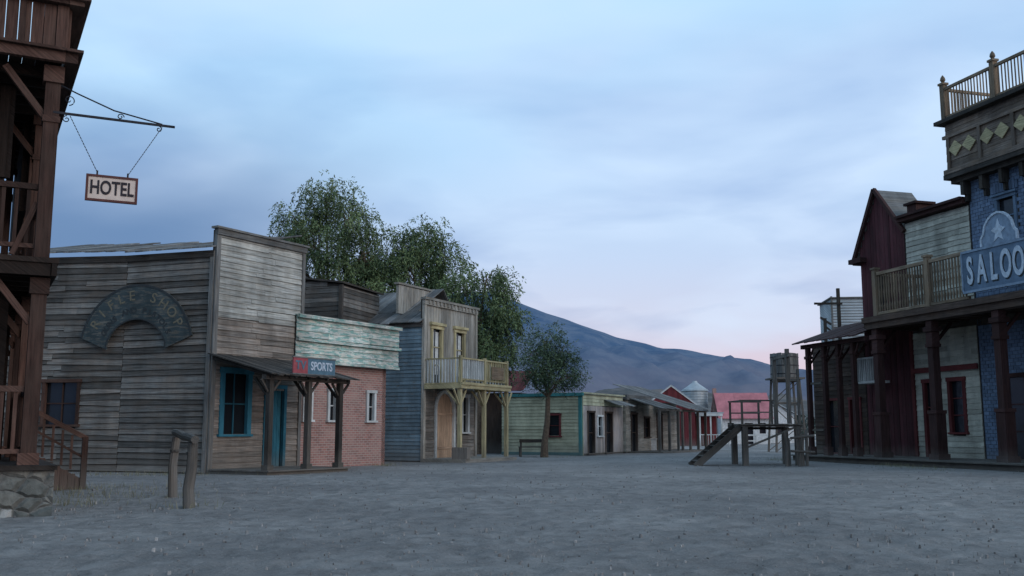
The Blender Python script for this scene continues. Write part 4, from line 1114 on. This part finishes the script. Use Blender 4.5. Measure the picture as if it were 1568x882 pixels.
tree('pepper_tree',(-1.9,55),(-1.8,55,5.2),[
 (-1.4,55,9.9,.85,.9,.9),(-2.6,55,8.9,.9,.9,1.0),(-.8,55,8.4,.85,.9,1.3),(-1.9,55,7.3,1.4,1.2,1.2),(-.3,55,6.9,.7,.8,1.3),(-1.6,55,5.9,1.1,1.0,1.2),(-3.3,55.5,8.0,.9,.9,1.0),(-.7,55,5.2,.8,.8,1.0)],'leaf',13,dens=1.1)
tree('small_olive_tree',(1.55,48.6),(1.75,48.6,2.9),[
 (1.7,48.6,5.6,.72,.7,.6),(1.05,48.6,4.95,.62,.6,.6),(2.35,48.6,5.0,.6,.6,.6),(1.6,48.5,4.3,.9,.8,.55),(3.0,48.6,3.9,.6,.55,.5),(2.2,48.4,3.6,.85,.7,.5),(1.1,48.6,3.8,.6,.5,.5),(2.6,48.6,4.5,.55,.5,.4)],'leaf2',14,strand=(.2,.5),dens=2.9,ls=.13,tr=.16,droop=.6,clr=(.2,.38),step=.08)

def distant_trees():
    rn=random.Random(5); mb=MB(Frame((0,0),(1,0)))
    for k in range(150):
        y=rn.uniform(135,200); x=rn.uniform(.03,.36)*y; h=rn.uniform(1.5,4.2); w=rn.uniform(1.2,3.0)
        sh=rn.random()
        for i in range(60):
            d=Vector((rn.gauss(0,1),rn.gauss(0,1),rn.gauss(0,1))).normalized()*rn.uniform(.6,1)
            c=Vector((x+d.x*w,y+d.y*w,max(.1,h*.55+d.z*h*.5)))
            a=Vector((rn.gauss(0,1),rn.gauss(0,1),rn.gauss(0,1))).normalized()*.35; b=a.cross(Vector((rn.gauss(0,1),rn.gauss(0,1),rn.gauss(0,1)))).normalized()*.25
            mb.raw([c-a,c+b,c+a,c-b],[(0,1,2,3)],sh)
    mb.done('distant_trees','leaf3',None)
distant_trees()

# ------------------------------------------------------------------ sky
w=bpy.data.worlds.new('World'); scene.world=w; w.use_nodes=True; nt=w.node_tree
for n in list(nt.nodes): nt.nodes.remove(n)
out=nt.nodes.new('ShaderNodeOutputWorld')
SUN_EL=math.radians(24); SUN_AZ=math.radians(128)
tc=nt.nodes.new('ShaderNodeTexCoord'); sx=nt.nodes.new('ShaderNodeSeparateXYZ'); L(nt,tc.outputs['Generated'],sx.inputs[0])
X,Y,Z=sx.outputs
ramp=nt.nodes.new('ShaderNodeValToRGB'); el=ramp.color_ramp.elements
stops=[(0,(.47,.41,.50)),(.06,(.52,.44,.55)),(.10,(.46,.48,.63)),(.17,(.40,.50,.69)),(.27,(.35,.52,.73)),(.42,(.36,.58,.79)),(1,(.24,.42,.66))]
el[0].position=0; el[0].color=(*stops[0][1],1); el[1].position=1; el[1].color=(*stops[-1][1],1)
for p,c in stops[1:-1]:
    q=el.new(p); q.color=(*c,1)
L(nt,Z,ramp.inputs[0])
zz=mathn(nt,'ADD',mathn(nt,'MAXIMUM',Z,0.0),.2)
cv=nt.nodes.new('ShaderNodeCombineXYZ'); L(nt,mathn(nt,'DIVIDE',X,zz),cv.inputs[0]); L(nt,mathn(nt,'DIVIDE',Y,zz),cv.inputs[1])
mp=nt.nodes.new('ShaderNodeMapping'); mp.inputs['Location'].default_value=(3.1,1.7,0); mp.inputs['Scale'].default_value=(1.15,1.5,1); mp.inputs['Rotation'].default_value=(0,0,.55); L(nt,cv.outputs[0],mp.inputs[0])
n1=N(nt,'ShaderNodeTexNoise',Scale=1.15,Detail=5.0,Roughness=.46,Distortion=.3); L(nt,mp.outputs[0],n1.inputs['Vector'])
n2=N(nt,'ShaderNodeTexNoise',Scale=.7,Detail=4.0,Roughness=.5,Distortion=.3); L(nt,mp.outputs[0],n2.inputs['Vector'])
dark=maprange(nt,n1.outputs[0],.47,.66,0,1)
lite=maprange(nt,n2.outputs[0],.44,.62,0,.6)
base=mixc(nt,lite,ramp.outputs[0],(.50,.61,.79))
cl=mixc(nt,1.0,base,(.60,.68,.81),'MULTIPLY')
c=mixc(nt,mathn(nt,'MULTIPLY',dark,maprange(nt,Z,.40,.30,.25,.95)),base,cl)
lf=nt.nodes.new('ShaderNodeMapRange'); lf.interpolation_type='SMOOTHSTEP'; L(nt,mathn(nt,'ADD',X,mathn(nt,'MULTIPLY',n1.outputs[0],.22)),lf.inputs[0])
for i,x in enumerate((.04,-.24,0,1)): lf.inputs[i+1].default_value=x
vf=nt.nodes.new('ShaderNodeMapRange'); vf.interpolation_type='SMOOTHSTEP'; L(nt,mathn(nt,'ADD',Z,mathn(nt,'MULTIPLY',n2.outputs[0],.16)),vf.inputs[0])
for i,x in enumerate((.41,.27,0,1)): vf.inputs[i+1].default_value=x
c=mixc(nt,mathn(nt,'MULTIPLY',mathn(nt,'MULTIPLY',lf.outputs[0],vf.outputs[0]),.93),c,(.04,.12,.30))
bg=nt.nodes.new('ShaderNodeBackground'); L(nt,c,bg.inputs[0]); bg.inputs[1].default_value=1.28
sky=nt.nodes.new('ShaderNodeTexSky'); sky.sky_type='NISHITA'; sky.sun_disc=False; sky.sun_elevation=math.radians(2.0); sky.sun_rotation=SUN_AZ
bg2=nt.nodes.new('ShaderNodeBackground'); L(nt,sky.outputs[0],bg2.inputs[0]); bg2.inputs[1].default_value=.05
ad=nt.nodes.new('ShaderNodeAddShader'); L(nt,bg.outputs[0],ad.inputs[0]); L(nt,bg2.outputs[0],ad.inputs[1]); L(nt,ad.outputs[0],out.inputs[0])

sd=bpy.data.lights.new('sun','SUN'); sd.energy=1.0; sd.angle=math.radians(40); sd.color=(1,.96,.94)
so=bpy.data.objects.new('sun',sd); COL.objects.link(so)
dirv=Vector((math.sin(SUN_AZ)*math.cos(SUN_EL),math.cos(SUN_AZ)*math.cos(SUN_EL),math.sin(SUN_EL)))
so.rotation_euler=dirv.to_track_quat('Z','Y').to_euler(); so.location=(10,-10,20)

cam=bpy.data.cameras.new('camera'); cam.lens=35; cam.sensor_width=36; cam.clip_end=9000
co=bpy.data.objects.new('camera',cam); COL.objects.link(co); co.location=(0,0,1.25); co.rotation_euler=(math.radians(98.17),0,0)
scene.camera=co
scene.view_settings.view_transform='Standard'; scene.view_settings.look='None'; scene.view_settings.exposure=0
